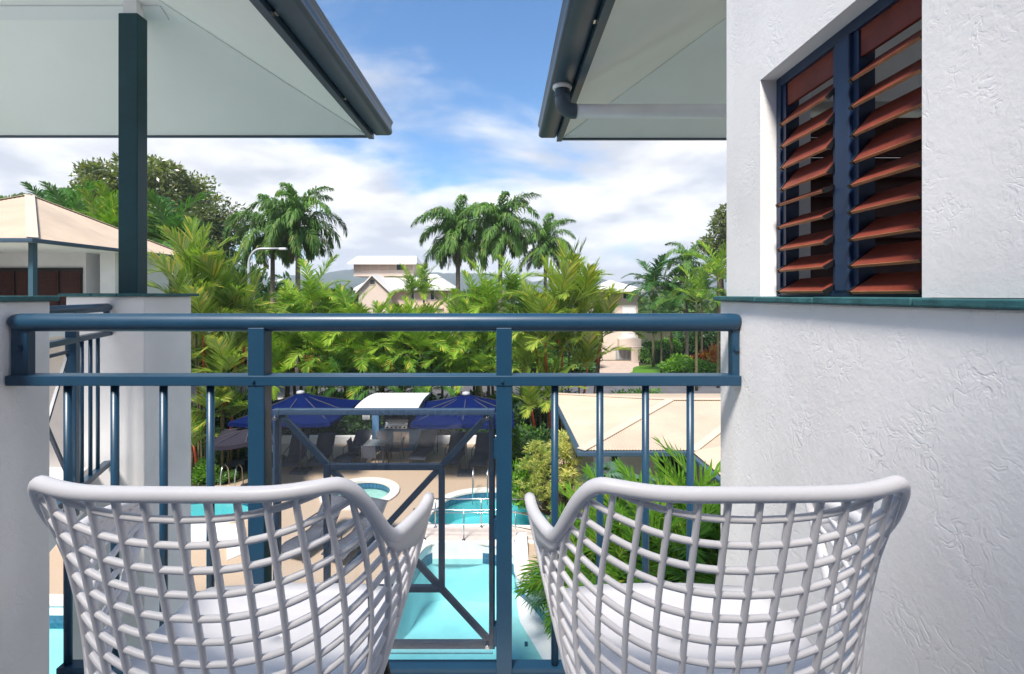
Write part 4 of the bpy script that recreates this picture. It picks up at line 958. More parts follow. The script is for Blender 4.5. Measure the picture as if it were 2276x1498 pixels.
# street lamp
Yl = 32.0; xl = gx(553, Yl)-.0
Yl = 29.4; xl = gx(553, Yl)
sl = thing('street_lamp', 'galvanised street lamp with long curved arm', 'street lamp', (xl, Yl, 0))
zt = CZ+102/FPX*Yl
MB().tube([(xl, Yl, 0), (xl, Yl, zt-.9)]+[(xl+.75-.75*math.cos(R(a)), Yl, zt-.9+.9*math.sin(R(a))) for a in range(10, 91, 10)]+[(xl+1.9, Yl, zt+.02)], [.11, .085]+[.07]*9+[.05], 10).build('pole', M_LAMP, sl)
MB().box(xl+1.85, xl+2.3, Yl-.12, Yl+.12, zt-.08, zt+.06).build('lamp_head', M_LAMP, sl, bevel=.03)
# red bin and small red post by the road
rb = thing('wheelie_bin', 'bright red bin standing on the driveway behind the palms', 'bin', (-9.4, 40.5, 0))
MB().quadmesh([(-9.7, 40.2, .1), (-9.1, 40.2, .1), (-9.1, 40.8, .1), (-9.7, 40.8, .1), (-9.78, 40.1, 1.0), (-9.02, 40.1, 1.0), (-9.02, 40.9, 1.0), (-9.78, 40.9, 1.0)], [(0, 3, 2, 1), (4, 5, 6, 7), (0, 1, 5, 4), (1, 2, 6, 5), (2, 3, 7, 6), (3, 0, 4, 7)]).build('body', M_RED, rb, bevel=.03)
MB().box(-9.8, -9.0, 40.06, 40.92, 1.002, 1.08).build('lid', M_RED, rb, bevel=.03)
for x in (-9.65, -9.15): MB().tube([(x-.04, 40.8, .1), (x+.04, 40.8, .1)], .1, 10).build('wheel', M_BLACK, rb)
rh = thing('hydrant_post', 'small orange red hydrant post at the road edge', 'hydrant', (gx(1429, 29.5), 29.5, 0))
MB().tube([(rh.location.x, 29.5, 0), (rh.location.x, 29.5, .75), (rh.location.x, 29.5, .85)], [.09, .08, .03], 10).build('body', M_RED, rh); MB().tube([(rh.location.x-.16, 29.5, .6), (rh.location.x+.16, 29.5, .6)], .05, 8).build('outlet', M_RED, rh)

# ------------------------------------------------------------------ vegetation
def frond_mesh(name, L, e0, droop, nl, ll, lw, va, hang, leaf, seed, fa0=68, fa1=24, start=.10, rr_=.018, rmat=None, twist=0.0, vj=14):
    rn = random.Random(seed); steps = 14; P = [Vector((0, 0, 0))]; T = []
    for i in range(steps):
        s = i/steps; th = R(e0-droop*(s**1.25)); d = Vector((math.cos(th), twist*s, math.sin(th))).normalized(); T.append(d); P.append(P[-1]+d*L/steps)
    T.append(T[-1])
    def ev(s):
        u = s*steps; i = min(int(u), steps-1); return P[i].lerp(P[i+1], u-i), T[i].lerp(T[min(i+1, steps)], u-i).normalized()
    vs = []; fs = []; mi = []
    r0 = MB().tube(P, [rr_*(1-.85*i/steps) for i in range(steps+1)], 5, cap=False)
    vs += r0.v; fs += r0.f; mi += [1]*len(r0.f)
    for sgn in (-1, 1):
        for i in range(nl):
            s = start+(1-start)*(i+rn.uniform(-.25, .25)+.5)/nl; s = min(max(s, start*.9), .995)
            if rn.random() < .05: continue
            p, t = ev(s); side = Vector((0, 0, 1)).cross(t); side = side.normalized()*sgn if side.length > 1e-4 else Vector((0, sgn, 0)); nn = t.cross(side)*sgn
            nn = nn if nn.z > 0 else -nn
            fa = R(lerp(fa0, fa1, s)+rn.uniform(-9, 9)); v_ = R(va+rn.uniform(-vj, vj))
            d = (side*math.cos(v_)+nn*math.sin(v_))*math.sin(fa)+t*math.cos(fa); d.normalize()
            l = ll*(math.sin(math.pi*(.13+.80*s)))**.65*rn.uniform(.85, 1.12)
            q1 = p+d*l*.5; d2 = (d+Vector((0, 0, -hang*rn.uniform(.7, 1.3)))).normalized(); q2 = q1+d2*l*.5
            wv_ = d.cross(nn).normalized(); wv2 = (wv_+nn*rn.uniform(-.35, .35)).normalized()
            w = lw*rn.uniform(.8, 1.2)/2; k = len(vs)
            vs += [p-wv_*w*.5, p+wv_*w*.5, q1-wv2*w, q1+wv2*w, q2-wv2*w*.12, q2+wv2*w*.12]
            fs += [(k, k+1, k+3, k+2), (k+2, k+3, k+5, k+4)]; mi += [0, 0]
    me = bpy.data.meshes.new(name); me.from_pydata([tuple(v) for v in vs], [], fs)
    me.materials.append(leaf); me.materials.append(rmat or M_RACH); me.polygons.foreach_set('material_index', mi); me.update()
    return me
def frond_set(key, classes, L, nl, ll, lw, va, hang, leaf, variants=2, **kw):
    return [[frond_mesh('frond', L*(1-.06*c), e0, dr, nl, ll, lw, va, hang, leaf, hash((key, c, v)) % 9999 if False else (sum(map(ord, key))*31+c*7+v), twist=(.10 if v else -.08), **kw) for v in range(variants)] for c, (e0, dr) in enumerate(classes)]
F_ROYAL = frond_set('royal', [(84, 105), (68, 135), (48, 135), (22, 115), (-8, 82)], 4.5, 84, 1.0, .095, 5, 1.3, L_ROYAL, rr_=.03, vj=48)
F_CANE = frond_set('cane', [(82, 45), (66, 75), (46, 85), (24, 80)], 2.4, 44, .66, .050, 22, .30, L_CANE)
F_LIP = frond_set('lip', [(84, 22), (70, 45), (52, 62), (30, 68)], 2.1, 26, .80, .070, 16, .16, L_LIP, fa0=52, fa1=16, rr_=.024)
F_DARK = frond_set('dark', [(80, 60), (60, 95), (38, 100), (15, 85)], 2.3, 44, .66, .055, 10, .35, L_DARKP)
F_NEAR = frond_set('near', [(78, 45), (62, 70), (42, 80), (22, 75)], 1.7, 30, .46, .036, 20, .22, leaf_mat('near_palm_leaf', (.06, .17, .015), (.17, .33, .03), (.33, .36, .05), .06), rr_=.012)
L_DEAD = leaf_mat('dead_frond_leaf', (.14, .085, .045), (.30, .20, .11))
F_DEAD = frond_set('dead', [(-25, 55), (-45, 40)], 2.0, 26, .5, .05, 0, .9, L_DEAD)
def crown(t, sets, n, loc, sc, rn, lo=0.0, hi=1.0, name='frond'):
    """n fronds from upright to drooping round loc (in the palm's own space)"""
    for k in range(n):
        f = lo+(hi-lo)*(k+.5)/n; c = min(int(f*len(sets)), len(sets)-1); me = rn.choice(sets[c])
        o = obj_from(name, me, (loc[0], loc[1], loc[2]-.12*f*sc), k*2.39996+rn.uniform(-.25, .25), t, sc*rn.uniform(.88, 1.1))
def palm(kind, px, Y, cpy, label, group, seed, sc=1.0, n=None, X0=None, name=None, lean=0.0):
    rn = random.Random(seed); Xc = gx(px, Y) if X0 is None else X0; h = CZ-(cpy-HY)/FPX*Y
    nm = {'royal': 'royal_palm', 'dark': 'feather_palm', 'cane': 'golden_cane_palm'}[kind]
    t = thing(name or nm, label, 'palm', (Xc, Y, 0), 0, group)
    if kind == 'royal':
        r0 = .19*sc; pts = [(lean*(i/8)**2, 0, (h-1.0*sc)*i/8) for i in range(9)]
        MB().tube(pts, [r0*1.25]+[r0*(1.05-.035*i) for i in range(8)], 12).build('trunk', M_PALMT, t, local=True)
        MB().tube([(lean, 0, h-1.05*sc), (lean, 0, h-.5*sc), (lean, 0, h)], [r0*.95, r0*.9, r0*.35], 10).build('crownshaft', M_CSHAFT, t, local=True)
        MB().tube([(lean, 0, h), (lean+.02, 0, h+1.0*sc), (lean+.05, 0, h+2.2*sc)], [.05, .03, .006], 5).build('spear_leaf', M_CSHAFT, t, local=True)
        crown(t, F_ROYAL, n or 21, (lean, 0, h), sc, rn)
        crown(t, F_ROYAL, 4, (lean, 0, h-.15), sc*.9, rn, .8, 1.0)
        crown(t, F_DEAD, 2, (lean, 0, h-.7*sc), sc*1.1, rn, name='dead_frond')
    else:
        st = F_DARK if kind == 'dark' else F_CANE
        MB().tube([(lean*(i/6)**2, 0, (h-.2)*i/6) for i in range(7)], [.075*sc*(1.1-.07*i) for i in range(7)], 8).build('stem', M_PALMD, t, local=True)
        MB().tube([(lean, 0, h-.75*sc), (lean, 0, h)], [.07*sc, .03*sc], 8).build('crownshaft', M_CSHAFT, t, local=True)
        crown(t, st, n or 10, (lean, 0, h), sc, rn)
        if rn.random() < .4: crown(t, F_DEAD, 1, (lean, 0, h-.3), sc*.8, rn, name='dead_frond')
    return t
G1 = 'tall royal palms across the road'
palm('royal', 606, 37, 520, 'tall royal palm behind the street lamp, close against the dark trees', G1, 1, .98)
palm('royal', 662, 35, 500, 'tall royal palm with a single clear trunk right of the street lamp', G1, 2, 1.0)
palm('royal', 1018, 40, 525, 'tall royal palm rising beside the peach house', G1, 3, 1.08)
palm('royal', 1112, 38, 512, 'tallest royal palm, grey trunk bare below its crown, between two others', G1, 4, 1.0)
palm('royal', 1212, 45, 548, 'shorter royal palm behind the red-stemmed palm clump', G1, 5, .92)
G2 = 'palms in the garden by the pale house'
palm('royal', 1527, 42, 585, 'slender tall palm with open crown above the hedge garden', G2, 6, .72, 12)
palm('dark', 1452, 44, 640, 'dark bushy palm beside the pale three level house', G2, 7, 1.5, 15)
palm('dark', 1492, 43, 660, 'dark bushy palm between the hedge and the slender tall palm', G2, 8, 1.5, 14)
palm('dark', 1560, 40, 650, 'dark feather palm in front of the slender tall palm', G2, 81, 1.3, 13)
palm('cane', 1548, 33, 668, 'lime green palm with grey stem above the croton bushes', G2, 9, 1.3, 11)
palm('cane', 1596, 34, 618, 'lime green palm against the corner of the white window wall', G2, 10, 1.3, 11)
palm('dark', 1470, 40, 720, 'low dark palm behind the clipped hedge', G2, 82, 1.2, 12)
G3 = 'palms round the pavilion roof'
palm('dark', 378, 27, 540, 'tall dark palm with hanging fronds behind the pavilion eave', G3, 11, 1.5, 14)
palm('royal', 352, 30, 540, 'big arching palm behind the pavilion and the teal post', G3, 12, .62)
palm('dark', 150, 27, 505, 'feather palm showing above the pavilion roof slope', G3, 13, 1.3, 12)
palm('cane', 225, 25, 535, 'yellow green palm showing above the pavilion roof slope', G3, 14, 1.2, 12)
palm('cane', 255, 26, 528, 'yellow green palm between the pavilion roof and the teal post', G3, 15, 1.2, 12)
palm('dark', 105, 29, 492, 'feather palm tip behind the pavilion ridge', G3, 16, 1.2, 12)
palm('royal', 5, 32, 478, 'palm showing behind the pavilion ridge end', G3, 17, .5, 14)
# the screen of lime palms between pool and road
G4 = 'golden cane palms screening the pool from the road'; LB4 = 'lime green golden cane palm in the screen between pool and road'
rn = random.Random(44)
scr = [(705, 25, 678), (735, 26.5, 710), (640, 27, 738), (770, 24.5, 738), (810, 27, 765), (850, 25, 765), (895, 27, 770), (930, 25.5, 765), (905, 34, 650), (940, 35, 650), (1010, 26, 742), (1050, 27, 690), (1085, 25, 682), (1130, 26.5, 662), (1165, 28, 710), (985, 24.2, 815), (1060, 24.6, 775), (640, 24.5, 775), (690, 24, 785), (742, 24.5, 792), (800, 24, 790), (842, 25, 780), (890, 24.6, 787), (935, 24, 785), (1320, 25, 730), (600, 26, 760), (565, 24, 785), (1030, 24, 845), (620, 23.6, 845), (720, 23.6, 860), (860, 23.6, 845), (670, 26, 720), (770, 27.5, 730), (585, 25.5, 760), (1100, 25.5, 760), (1150, 24.6, 790), (960, 26, 790), (915, 25.2, 815), (780, 23.8, 830), (660, 25, 790), (1075, 23.8, 835)]
for i, (px, Y, py) in enumerate(scr):
    size = 'tall' if py < 700 else 'mid height' if py < 765 else 'low'
    zone = 'by the red-stemmed clump near the pillar' if px < 610 else 'behind the navy parasol by the red bushes' if px < 745 else 'behind the barbecue shelter roof' if px < 900 else 'before the peach house wall' if px < 1000 else 'behind the parasol next to the shelter' if px < 1120 else 'beside the red-stemmed clump by the pool house'
    palm('cane', px+rn.uniform(-6, 6), Y, py, f'{size} lime green golden cane palm {zone}', G4, 100+i, rn.uniform(.95, 1.2), rn.choice((9, 10, 11)), lean=rn.uniform(-.3, .3))
# dark small palms in front of the shelter roof
palm('dark', 835, 22.5, 862, 'dark leaved palm arching over the white barbecue roof', 'low palms behind the barbecue', 150, .8, 10)
palm('dark', 900, 22.8, 866, 'dark leaved palm beside the bare trunks behind the barbecue', 'low palms behind the barbecue', 151, .9, 10)
palm('dark', 760, 22.8, 858, 'dark leaved palm between the navy parasol and the barbecue roof', 'low palms behind the barbecue', 152, .7, 9)
palm('dark', 955, 23.0, 862, 'dark leaved palm behind the navy parasol next to the barbecue roof', 'low palms behind the barbecue', 153, .8, 9)

def lipstick(label, stems, seed):
    """stems: (px, Y, crown_py, scale)"""
    rn = random.Random(seed); Y0 = sum(s[1] for s in stems)/len(stems); X0 = sum(gx(s[0], s[1]) for s in stems)/len(stems)
    t = thing('sealing_wax_palm', label, 'palm', (X0, Y0, 0), 0, 'red-stemmed palm clumps by the pools')
    for px, Y, py, sc in stems:
        x = gx(px, Y)-X0; y = Y-Y0; h = CZ-(py-HY)/FPX*Y; bx = x*.75; by = y*.75
        pt = lambda f: (lerp(bx, x, f**1.3), lerp(by, y, f**1.3), h*f)
        f1 = max(.1, 1-1.25/h)
        MB().tube([pt(f1*i/6) for i in range(7)], [.05, .045, .042, .04, .038, .036, .035], 8).build('stem', M_PALMD, t, local=True)
        MB().tube([pt(f1), pt((f1+1)/2), pt(1)], [.045, .052, .03], 8).build('crownshaft', M_REDST, t, local=True)
        crown(t, F_LIP, rn.choice((8, 9, 9)), pt(1), sc*rn.uniform(.95, 1.1), rn)
    return t
lipstick('clump of red-stemmed palms beside the white pillar and the upper pool', [(432, 17.6, 618, 1.0), (412, 17.0, 680, 1.0), (497, 18.0, 692, 1.1), (452, 17.3, 742, 1.0), (525, 18.2, 772, 1.0), (440, 18.4, 810, .9), (500, 17.2, 830, .95), (470, 17.0, 915, .8), (545, 18.6, 735, 1.0), (515, 17.6, 925, .75), (430, 16.9, 990, .6)], 31)
lipstick('clump of red-stemmed palms between the navy parasol and pool house roof', [(1240, 20.6, 705, 1.25), (1296, 21.2, 700, 1.25), (1190, 21.0, 745, 1.1), (1335, 21.6, 745, 1.2), (1250, 20.8, 775, 1.1), (1212, 20.3, 760, 1.1), (1305, 21.0, 815, 1.05), (1180, 20.0, 905, .8), (1220, 20.2, 890, .8), (1165, 20.8, 820, .9), (1268, 21.5, 655, 1.15)], 32)

# leafy shrubs, hedges, trees -------------------------------------------------
def leaves(cent, rad, n, l, w, g, up=.25, shell=.55):
    """n leaf quads around a lump"""
    d = g.normal(size=(n, 3)); d /= np.linalg.norm(d, axis=1)[:, None]+1e-9
    r = rad*(shell+(1-shell)*g.random(n))[:, None] if np.isscalar(rad) else np.asarray(rad)[None, :]*(shell+(1-shell)*g.random(n))[:, None]
    p = np.asarray(cent)[None, :]+d*r
    ax = d*.8+g.normal(size=(n, 3))*.6+np.array([0, 0, up]); ax /= np.linalg.norm(ax, axis=1)[:, None]
    sd_ = np.cross(ax, g.normal(size=(n, 3))); sd_ /= np.linalg.norm(sd_, axis=1)[:, None]+1e-9
    ln = l*(.6+.8*g.random(n))[:, None]; wd = w*(.7+.6*g.random(n))[:, None]
    return np.stack([p, p+ax*ln*.5+sd_*wd*.5, p+ax*ln, p+ax*ln*.5-sd_*wd*.5], axis=1)
def blob(name, m, rx, ry, rz, lumps, per, l, w, seed, lr=.38, up=.25, fill=.15, flat=0):
    g = np.random.default_rng(seed); out = []
    for k in range(lumps):
        d = g.normal(size=3); d /= np.linalg.norm(d); f = g.random()**.4*(.80)
        c = np.array([d[0]*rx*f, d[1]*ry*f, rz*.52+d[2]*rz*.46*f])
        c[2] = max(c[2], rz*.16); q = lr*(.7+.6*g.random())
        out.append(leaves(c, (rx*q, ry*q, rz*q*.8), per, l, w, g, up))
    a = np.concatenate(out); lo = a[:, :, 2].min(axis=1); a = a[lo > 0.01]
    return np_mesh(name, a, m)
B_BUSH = [blob('foliage', L_BUSH, 1, 1, 1.5, 16, 130, .22, .10, s) for s in (1, 2)]
B_HEDGE = [blob('foliage', L_HEDGE, 1.2, 1, 2.4, 22, 150, .24, .11, s) for s in (3, 4, 5)]
B_BRIGHT = [blob('foliage', L_BRIGHT, 1, 1, 1.5, 16, 120, .26, .11, s) for s in (6, 7)]
B_RED = [blob('foliage', L_RED, .8, .8, 1.3, 12, 100, .28, .10, s, up=.6) for s in (8, 9)]
def shrub(sets, px, Y, py_top, width, label, group, seed, X0=None, cat='shrub', name='shrub', h=None):
    rn = random.Random(seed); me = rn.choice(sets); x = gx(px, Y) if X0 is None else X0
    top = max(v.co.z for v in me.vertices); wd = max(abs(v.co.x) for v in me.vertices)
    hh = h if h else CZ-(py_top-HY)/FPX*Y
    t = thing(name, label, cat, (x, Y, 0), 0, group)
    obj_from('foliage', me, (0, 0, 0), rn.uniform(0, 6.28), t, (width/wd, width/wd, hh/top))
    MB().tube([(0, 0, 0), (.02, .01, hh*.5)], [.04, .02], 6).build('stem', M_TRUNK, t, local=True)
    return t
rn = random.Random(5)
x = -15.5; i = 0
while x < 3.4:                                 # dense dark planting behind the loungers and barbecue
    shrub(B_HEDGE, 0, 22.3+rn.uniform(-.3, .5), 0, rn.uniform(1.2, 1.6), 'dense dark green shrub in the planting behind the barbecue', 'dark shrubs behind the pool deck', 200+i, X0=x, h=rn.uniform(1.6, 2.1)); x += rn.uniform(1.15, 1.5); i += 1
x = -16; i = 0
while x < 8:                                   # bushes under the palm screen
    if not (-11.0 < x*30/25.8 < -7.4): shrub(B_BUSH if rn.random() < .7 else B_HEDGE, 0, 25.8+rn.uniform(-1, 1.6), 0, rn.uniform(1.2, 1.8), 'green bush growing under the golden cane palms', 'bushes under the palm screen', 260+i, X0=x, h=rn.uniform(.8, 1.7))
    x += rn.uniform(1.3, 1.9); i += 1
for i, (px, Y, py, w_) in enumerate([(560, 45, 572, 4.5), (520, 44, 550, 4.5), (600, 47, 600, 4), (470, 40, 560, 4), (540, 40, 660, 3.5), (590, 42, 690, 3), (640, 46, 690, 3.5), (700, 48, 720, 3.5), (770, 46, 720, 3), (430, 36, 600, 3.5), (830, 50, 740, 3)]):
    shrub(B_HEDGE, px, Y, py, w_, 'dark leafy tree mass behind the street lamp and royal palms', 'dark trees behind the street lamp', 300+i, cat='tree', name='leafy_tree')
for i, (px, Y, py, w_, st, lab) in enumerate([
        (1165, 14.9, 1010, .75, B_BRIGHT, 'rounded bright green shrub beside the yellow variegated shrub'),
        (1190, 17.5, 930, 1.1, B_HEDGE, 'dark shrub below the red-stemmed palms, behind the bright rounded shrub'),
        (1165, 19.5, 940, 1.2, B_BUSH, 'green shrub at the foot of the red-stemmed palms by the parasol'),
        (500, 18.6, 985, 1.0, B_HEDGE, 'dark low shrub beside the lounger near the charcoal parasol'),
        (535, 19.5, 970, 1.2, B_HEDGE, 'dark shrub under the charcoal parasol'),
        (455, 16.9, 1015, .7, B_BRIGHT, 'bright green low plant at the foot of the palms by the white pillar'),
        (498, 16.9, 1050, .5, B_BUSH, 'small green plant beside the steel grab rails'),
        (460, 20, 950, 1.4, B_BUSH, 'green bush behind the red stems next to the pillar'),
        (630, 21.9, 888, .7, B_RED, 'red flowering bush behind the navy parasol'),
        (612, 22.2, 884, .7, B_RED, 'red and orange bush against the balustrade post behind the parasol'),
        (1560, 39.5, 775, 1.3, B_RED, 'red croton bush beside the grey palm stems'),
        (1588, 38.5, 755, 1.3, B_RED, 'orange croton bush next to the white wall corner'),
        (1512, 39, 782, 1.6, B_BRIGHT, 'bright leafy shrub behind the lawn'),
        (1545, 37.9, 792, 1.4, B_BRIGHT, 'bright leafy shrub in front of the crotons'),
        (1590, 37.9, 800, 1.4, B_BRIGHT, 'bright leafy shrub under the orange croton'),
        (1490, 39.3, 800, 1.2, B_BRIGHT, 'bright leafy shrub beside the clipped hedge'),
        (1450, 48.5, 752, 1.6, B_BUSH, 'green shrub behind the clipped hedge'),
        (1480, 50, 748, 1.8, B_BRIGHT, 'light green shrub behind the palm trunks'),
        (1530, 52, 720, 3, B_HEDGE, 'dark shrubbery behind the palm trunks'),
        (1590, 50, 700, 3, B_HEDGE, 'dark shrubbery behind the crotons'),
        (1640, 44, 740, 2.5, B_HEDGE, 'dark shrubbery beyond the white wall'),
        (640, 39, 775, 1.5, B_BRIGHT, 'bright green shrub on the far verge behind the lamp'),
        (690, 40, 780, 1.5, B_RED, 'russet shrub on the far verge'),
        (1010, 41, 760, 2, B_BUSH, 'green shrub on the far verge by the peach house'),
        (1080, 42, 770, 2, B_BRIGHT, 'bright shrub on the far verge by the peach house'),
        (1180, 42, 760, 2.5, B_BUSH, 'green shrub across the road behind the red-stemmed palms'),
        (1290, 43, 740, 2.5, B_HEDGE, 'dark shrub next to the garage of the pale house'),
        (960, 42, 775, 2, B_HEDGE, 'dark shrub across the road before the peach house')]):
    shrub(st, px, Y, py, w_, lab, None, 340+i)
rn = random.Random(77); i = 0
for px in range(560, 1290, 52):                # sunny shrubs on the far verge
    if 845 < px < 905: continue
    for Yv, top in ((40.5, 775), (45.5, 735)):
        br = rn.random() < .55; zone = 'near the street lamp' if px < 680 else 'near the red bin' if px < 850 else 'before the peach house' if px < 1010 else 'under the royal palms' if px < 1160 else 'towards the pale house'
        shrub(B_BRIGHT if br else B_BUSH, px+rn.uniform(-15, 15), Yv+rn.uniform(-1, 1), top+rn.uniform(-12, 15), rn.uniform(1.5, 2.3), f"{'bright' if br else 'deep'} green {'low' if Yv < 42 else 'taller'} shrub across the road {zone}", 'shrubs on the far verge', 700+i); i += 1
# clipped hedge
hd = thing('clipped_hedge', 'clipped green hedge beside the garden wall and lawn', 'hedge', (gx(1452, 46.5), 46.5, 0))
g = np.random.default_rng(70); a = []
for i in range(26): a.append(leaves((g.uniform(-1.15, 1.15), g.uniform(-.6, .6), g.uniform(.3, 1.45)), .36, 150, .15, .08, g))
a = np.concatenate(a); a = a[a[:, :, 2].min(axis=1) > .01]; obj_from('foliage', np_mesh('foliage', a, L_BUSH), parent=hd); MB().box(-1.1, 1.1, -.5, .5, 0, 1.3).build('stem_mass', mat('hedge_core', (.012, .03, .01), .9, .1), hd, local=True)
# variegated shrub: rosettes of narrow yellow leaves
def rosettes(px, Y, py_top, label, seed, width=.75):
    g = np.random.default_rng(seed); rn = random.Random(seed); X0 = gx(px, Y); H = CZ-(py_top-HY)/FPX*Y
    t = thing('variegated_shrub', label, 'shrub', (X0, Y, 0)); a = []; b = MB()
    for k in range(95):
        f = rn.random()**.7; h = .35+(H-.45)*f; r_ = width*math.sqrt(max(.05, 1-(f-.40)**2*1.9))*rn.uniform(.35, 1); an = rn.uniform(0, 6.28)
        c = np.array([math.cos(an)*r_, math.sin(an)*r_, h]); n = 34
        d = g.normal(size=(n, 3)); d[:, 2] = np.abs(d[:, 2])*.8+.15; d += np.array([math.cos(an), math.sin(an), .3])*.35; d /= np.linalg.norm(d, axis=1)[:, None]
        sd_ = np.cross(d, g.normal(size=(n, 3))); sd_ /= np.linalg.norm(sd_, axis=1)[:, None]; l = .21*(.7+.5*g.random(n))[:, None]; w_ = .026
        p = c[None, :]+g.normal(size=(n, 3))*.03; dr = np.array([0, 0, -.05])
        a.append(np.stack([p-sd_*w_*.3, p+d*l*.6+sd_*w_*.5, p+d*l+dr*.8, p+d*l*.6-sd_*w_*.5], axis=1))
        if k % 4 == 0: b.tube([(0, 0, .02), (c[0]*.5, c[1]*.5, h*.5), tuple(c)], [.025, .015, .008], 5)
    obj_from('foliage', np_mesh('foliage', np.concatenate(a), L_YELLOW), parent=t); b.build('stem', M_TRUNK, t, local=True)
rosettes(1215, 14.3, 985, 'tall yellow variegated shrub beside the pool house gutter', 12, .85)
rosettes(1255, 14.0, 960, 'yellow variegated shrub reaching up to the pool house gutter', 13, .6)

# palms and fan plants below the balcony on the house side of the lower pool
G5 = 'young palms in the garden under the pool house eave'
for i, (px, Y, py, sc, lab) in enumerate([
        (1330, 10.6, 1250, 1.0, 'young bright green palm in front of the yellow shrub, by the pool edge'),
        (1420, 10.2, 1250, 1.1, 'young bright green palm in the middle of the bed below the gutter'),
        (1500, 9.6, 1220, 1.1, 'young bright green palm below the gutter corner'),
        (1555, 10.4, 1150, 1.15, 'young palm with long upright fronds against the white parapet edge'),
        (1610, 9.0, 1180, 1.1, 'young palm mostly hidden behind the white parapet'),
        (1380, 9.0, 1240, .9, 'low bright palm at the front of the bed by the pool'),
        (1480, 8.6, 1230, .95, 'low bright palm at the front of the bed near the parapet'),
        (1300, 9.4, 1262, .8, 'low bright palm overhanging the pool coping')]):
    rn = random.Random(500+i); X0 = gx(px, Y); h = max(.3, CZ-(py-HY)/FPX*Y-.35)
    t = thing('young_palm', lab, 'palm', (X0, Y, 0), 0, G5)
    for q in range(3):
        dx, dy = rn.uniform(-.25, .25), rn.uniform(-.25, .25); hh = h*rn.uniform(.6, 1.0)
        MB().tube([(dx*.3, dy*.3, 0), (dx, dy, hh)], [.035, .022], 6).build('stem', M_PALMD, t, local=True)
        crown(t, F_NEAR, 9, (dx, dy, hh), sc*rn.uniform(1.0, 1.3), rn)
def fan_leaf(seed):
    rn = random.Random(seed); vs = []; fs = []; n = 16
    for k in range(n):
        a = R(-115+230*k/(n-1)); d = Vector((math.cos(a), math.sin(a), 0)); s_ = Vector((-d.y, d.x, 0)); l = .42*rn.uniform(.85, 1.05); w_ = .030; i = len(vs)
        vs += [Vector((0, 0, 0)), d*l*.55+s_*w_+Vector((0, 0, .02)), d*l+Vector((0, 0, -.10)), d*l*.55-s_*w_+Vector((0, 0, .0))]; fs.append((i, i+1, i+2, i+3))
    me = bpy.data.meshes.new('fan_leaf'); me.from_pydata([tuple(v) for v in vs], [], fs); me.materials.append(L_DARKP); me.update(); return me
FAN = [fan_leaf(1), fan_leaf(2)]
for i, (px, Y, py, lab) in enumerate([(1425, 11.3, 1060, 'dark fan palm under the pool house gutter'), (1345, 11.6, 1035, 'dark fan palm at the pool house corner next to the yellow shrub'), (1470, 11.5, 1075, 'dark fan palm beside the feathery young palms under the gutter'), (1235, 10.3, 1375, 'low dark fan palm leaning over the pool coping')]):
    rn = random.Random(560+i); X0 = gx(px, Y); h = CZ-(py-HY)/FPX*Y
    t = thing('fan_palm', lab, 'palm', (X0, Y, 0), 0, 'dark fan palms in the bed'); top = Vector((0, 0, max(.15, h-.55)))
    MB().tube([(0, 0, 0), tuple(top)], [.05, .035], 8).build('stem', M_TRUNK, t, local=True)
    for k in range(14):
        an = k*2.4; e = R(lerp(75, 5, k/13)); d = Vector((math.cos(an)*math.cos(e), math.sin(an)*math.cos(e), math.sin(e))); p = top+d*.5
        MB().tube([tuple(top), tuple(top+d*.3+Vector((0, 0, .03))), tuple(p)], .006, 5).build('leaf_stalk', M_RACH, t, local=True)
        o = obj_from('leaf', rn.choice(FAN), tuple(p), 0, t, rn.uniform(.9, 1.2)); o.rotation_euler = (0, R(rn.uniform(5, 35))-e*.4, an)
for i, (px, Y, h, w_) in enumerate([(1400, 9.9, 1.0, .9), (1470, 9.2, .9, .9), (1330, 9.8, .8, .8), (1540, 9.0, 1.1, 1.0), (1300, 11.8, 1.2, .7), (1560, 11.0, 1.3, .9), (1240, 12.6, .8, .5), (1400, 11.9, 1.2, .8)]):
    shrub(B_BUSH, px, Y, 0, w_, 'leafy ground bush between the young palms under the eave', 'low bushes in the garden bed', 600+i, h=h)
sheet('garden_bed', catmull([(1.2, 12.6), (1.35, 11.2), (1.75, 10.2), (2.1, 9.0), (2.2, 6.0), (4.4, 6.0), (4.5, 12.1), (3, 13.2), (1.9, 13.6)], 4), .02, M_SOIL)
sheet('garden_bed', catmull([(-15, 16.6), (-10.3, 16.5), (-9.0, 17.4), (-8.8, 19.6), (-11.5, 20.4), (-15, 20)], 4), .02, M_SOIL)
sheet('garden_bed', catmull([(.3, 17.6), (1.8, 13.9), (1.9, 20.8), (1.7, 22.5), (-.3, 22.5), (-.2, 20)], 4), .02, M_SOIL)

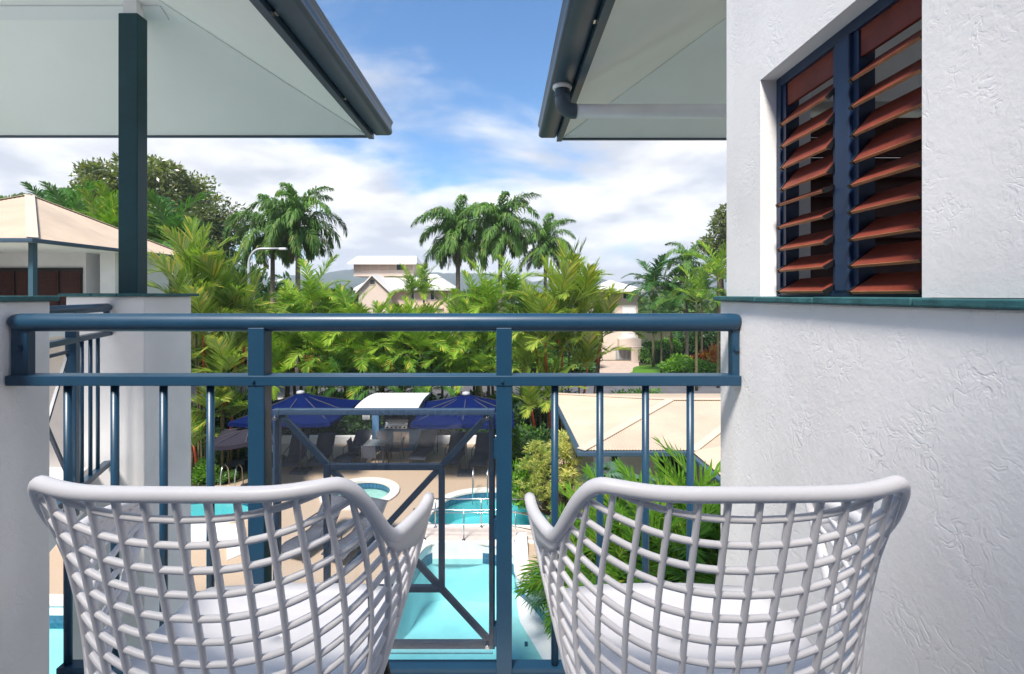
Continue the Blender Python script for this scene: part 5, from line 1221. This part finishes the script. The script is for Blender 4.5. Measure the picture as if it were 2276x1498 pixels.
def tree(label, px, Y, py_top, py_bot, width_px, seed, m=L_TREE, lumps=46, per=420, l=.42, w=.17, group=None, lr=(1.3, 2.1)):
    g = np.random.default_rng(seed); rn = random.Random(seed); X0 = gx(px, Y); zt = CZ-(py_top-HY)/FPX*Y; zb = max(2.0, CZ-(py_bot-HY)/FPX*Y); rx = width_px/2/FPX*Y
    t = thing('broadleaf_tree', label, 'tree', (X0, Y, 0), 0, group); out = []; cs = []
    zm = (zt+zb)/2; rzz = (zt-zb)/2
    for k in range(lumps):
        d = g.normal(size=3); d /= np.linalg.norm(d); f = .45+.5*g.random()
        c = np.array([d[0]*rx*f, d[1]*rx*.8*f, zm+d[2]*rzz*f*.95]); cs.append(c); q = g.uniform(*lr)
        out.append(leaves(c, (q, q, q*.75), per, l, w, g, -.1, .35))
    a = np.concatenate(out); obj_from('crown', np_mesh('crown', a, m), parent=t)
    b = MB(); b.tube([(0, 0, 0), (.1, 0, zb*.6), (0, .1, zm)], [.5, .38, .22], 10); b.build('trunk', M_TRUNK, t, local=True)
    b = MB()
    for c in cs[::2]: b.tube([(0, 0, zb*rn.uniform(.6, 1)), (c[0]*.45, c[1]*.45, lerp(zb, c[2], .6)), tuple(c)], [.16, .09, .03], 6)
    b.build('limb', M_TRUNK, t, local=True)
tree('big spreading grey green tree behind the teal roof post', 330, 48, 345, 600, 350, 41, lumps=100, per=420, l=.46, w=.2, lr=(1.1, 2.3))
tree('smaller grey green tree leaning out beside the big spreading tree', 465, 46, 455, 620, 150, 42, lumps=34, per=380)
tree('thin open crowned tree rising over the garden palms beside the white wall', 1600, 52, 455, 590, 110, 43, lumps=24, per=240, lr=(.8, 1.5), l=.4)
tree('grey green tree hidden partly by the white window wall', 1680, 50, 470, 640, 150, 44, lumps=30, per=260)
# far woods, one mass
g = np.random.default_rng(90); a = []
for k in range(330):
    Y = g.uniform(85, 190); x_ = g.uniform(-.95, .75)*Y; h = g.uniform(2.5, 6.8)
    if abs(x_/Y-.24) < .05: h *= .8
    a.append(leaves((x_, Y, h*.75), (3.5, 3, h*.45), 150, 1.5, .8, g, .1, .5))
fw_ = obj_from('distant_woods', np_mesh('distant_woods', np.concatenate(a), L_FAR)); tag(fw_, 'distant green woods below the hills', 'trees', kind='stuff')

# ------------------------------------------------------------------ haze
hm = bpy.data.materials.new('haze'); hm.use_nodes = True; t = hm.node_tree; t.nodes.clear()
pvn = N(t, 'ShaderNodeVolumePrincipled'); pvn.inputs['Color'].default_value = (.80, .88, 1.0, 1); pvn.inputs['Density'].default_value = .00045
o_ = N(t, 'ShaderNodeOutputMaterial'); link(t, pvn.outputs[0], o_.inputs['Volume'])
hz_ = MB().box(-1950, 1950, -420, 1950, -3.5, 135).build('haze', hm); tag(hz_, kind='stuff')
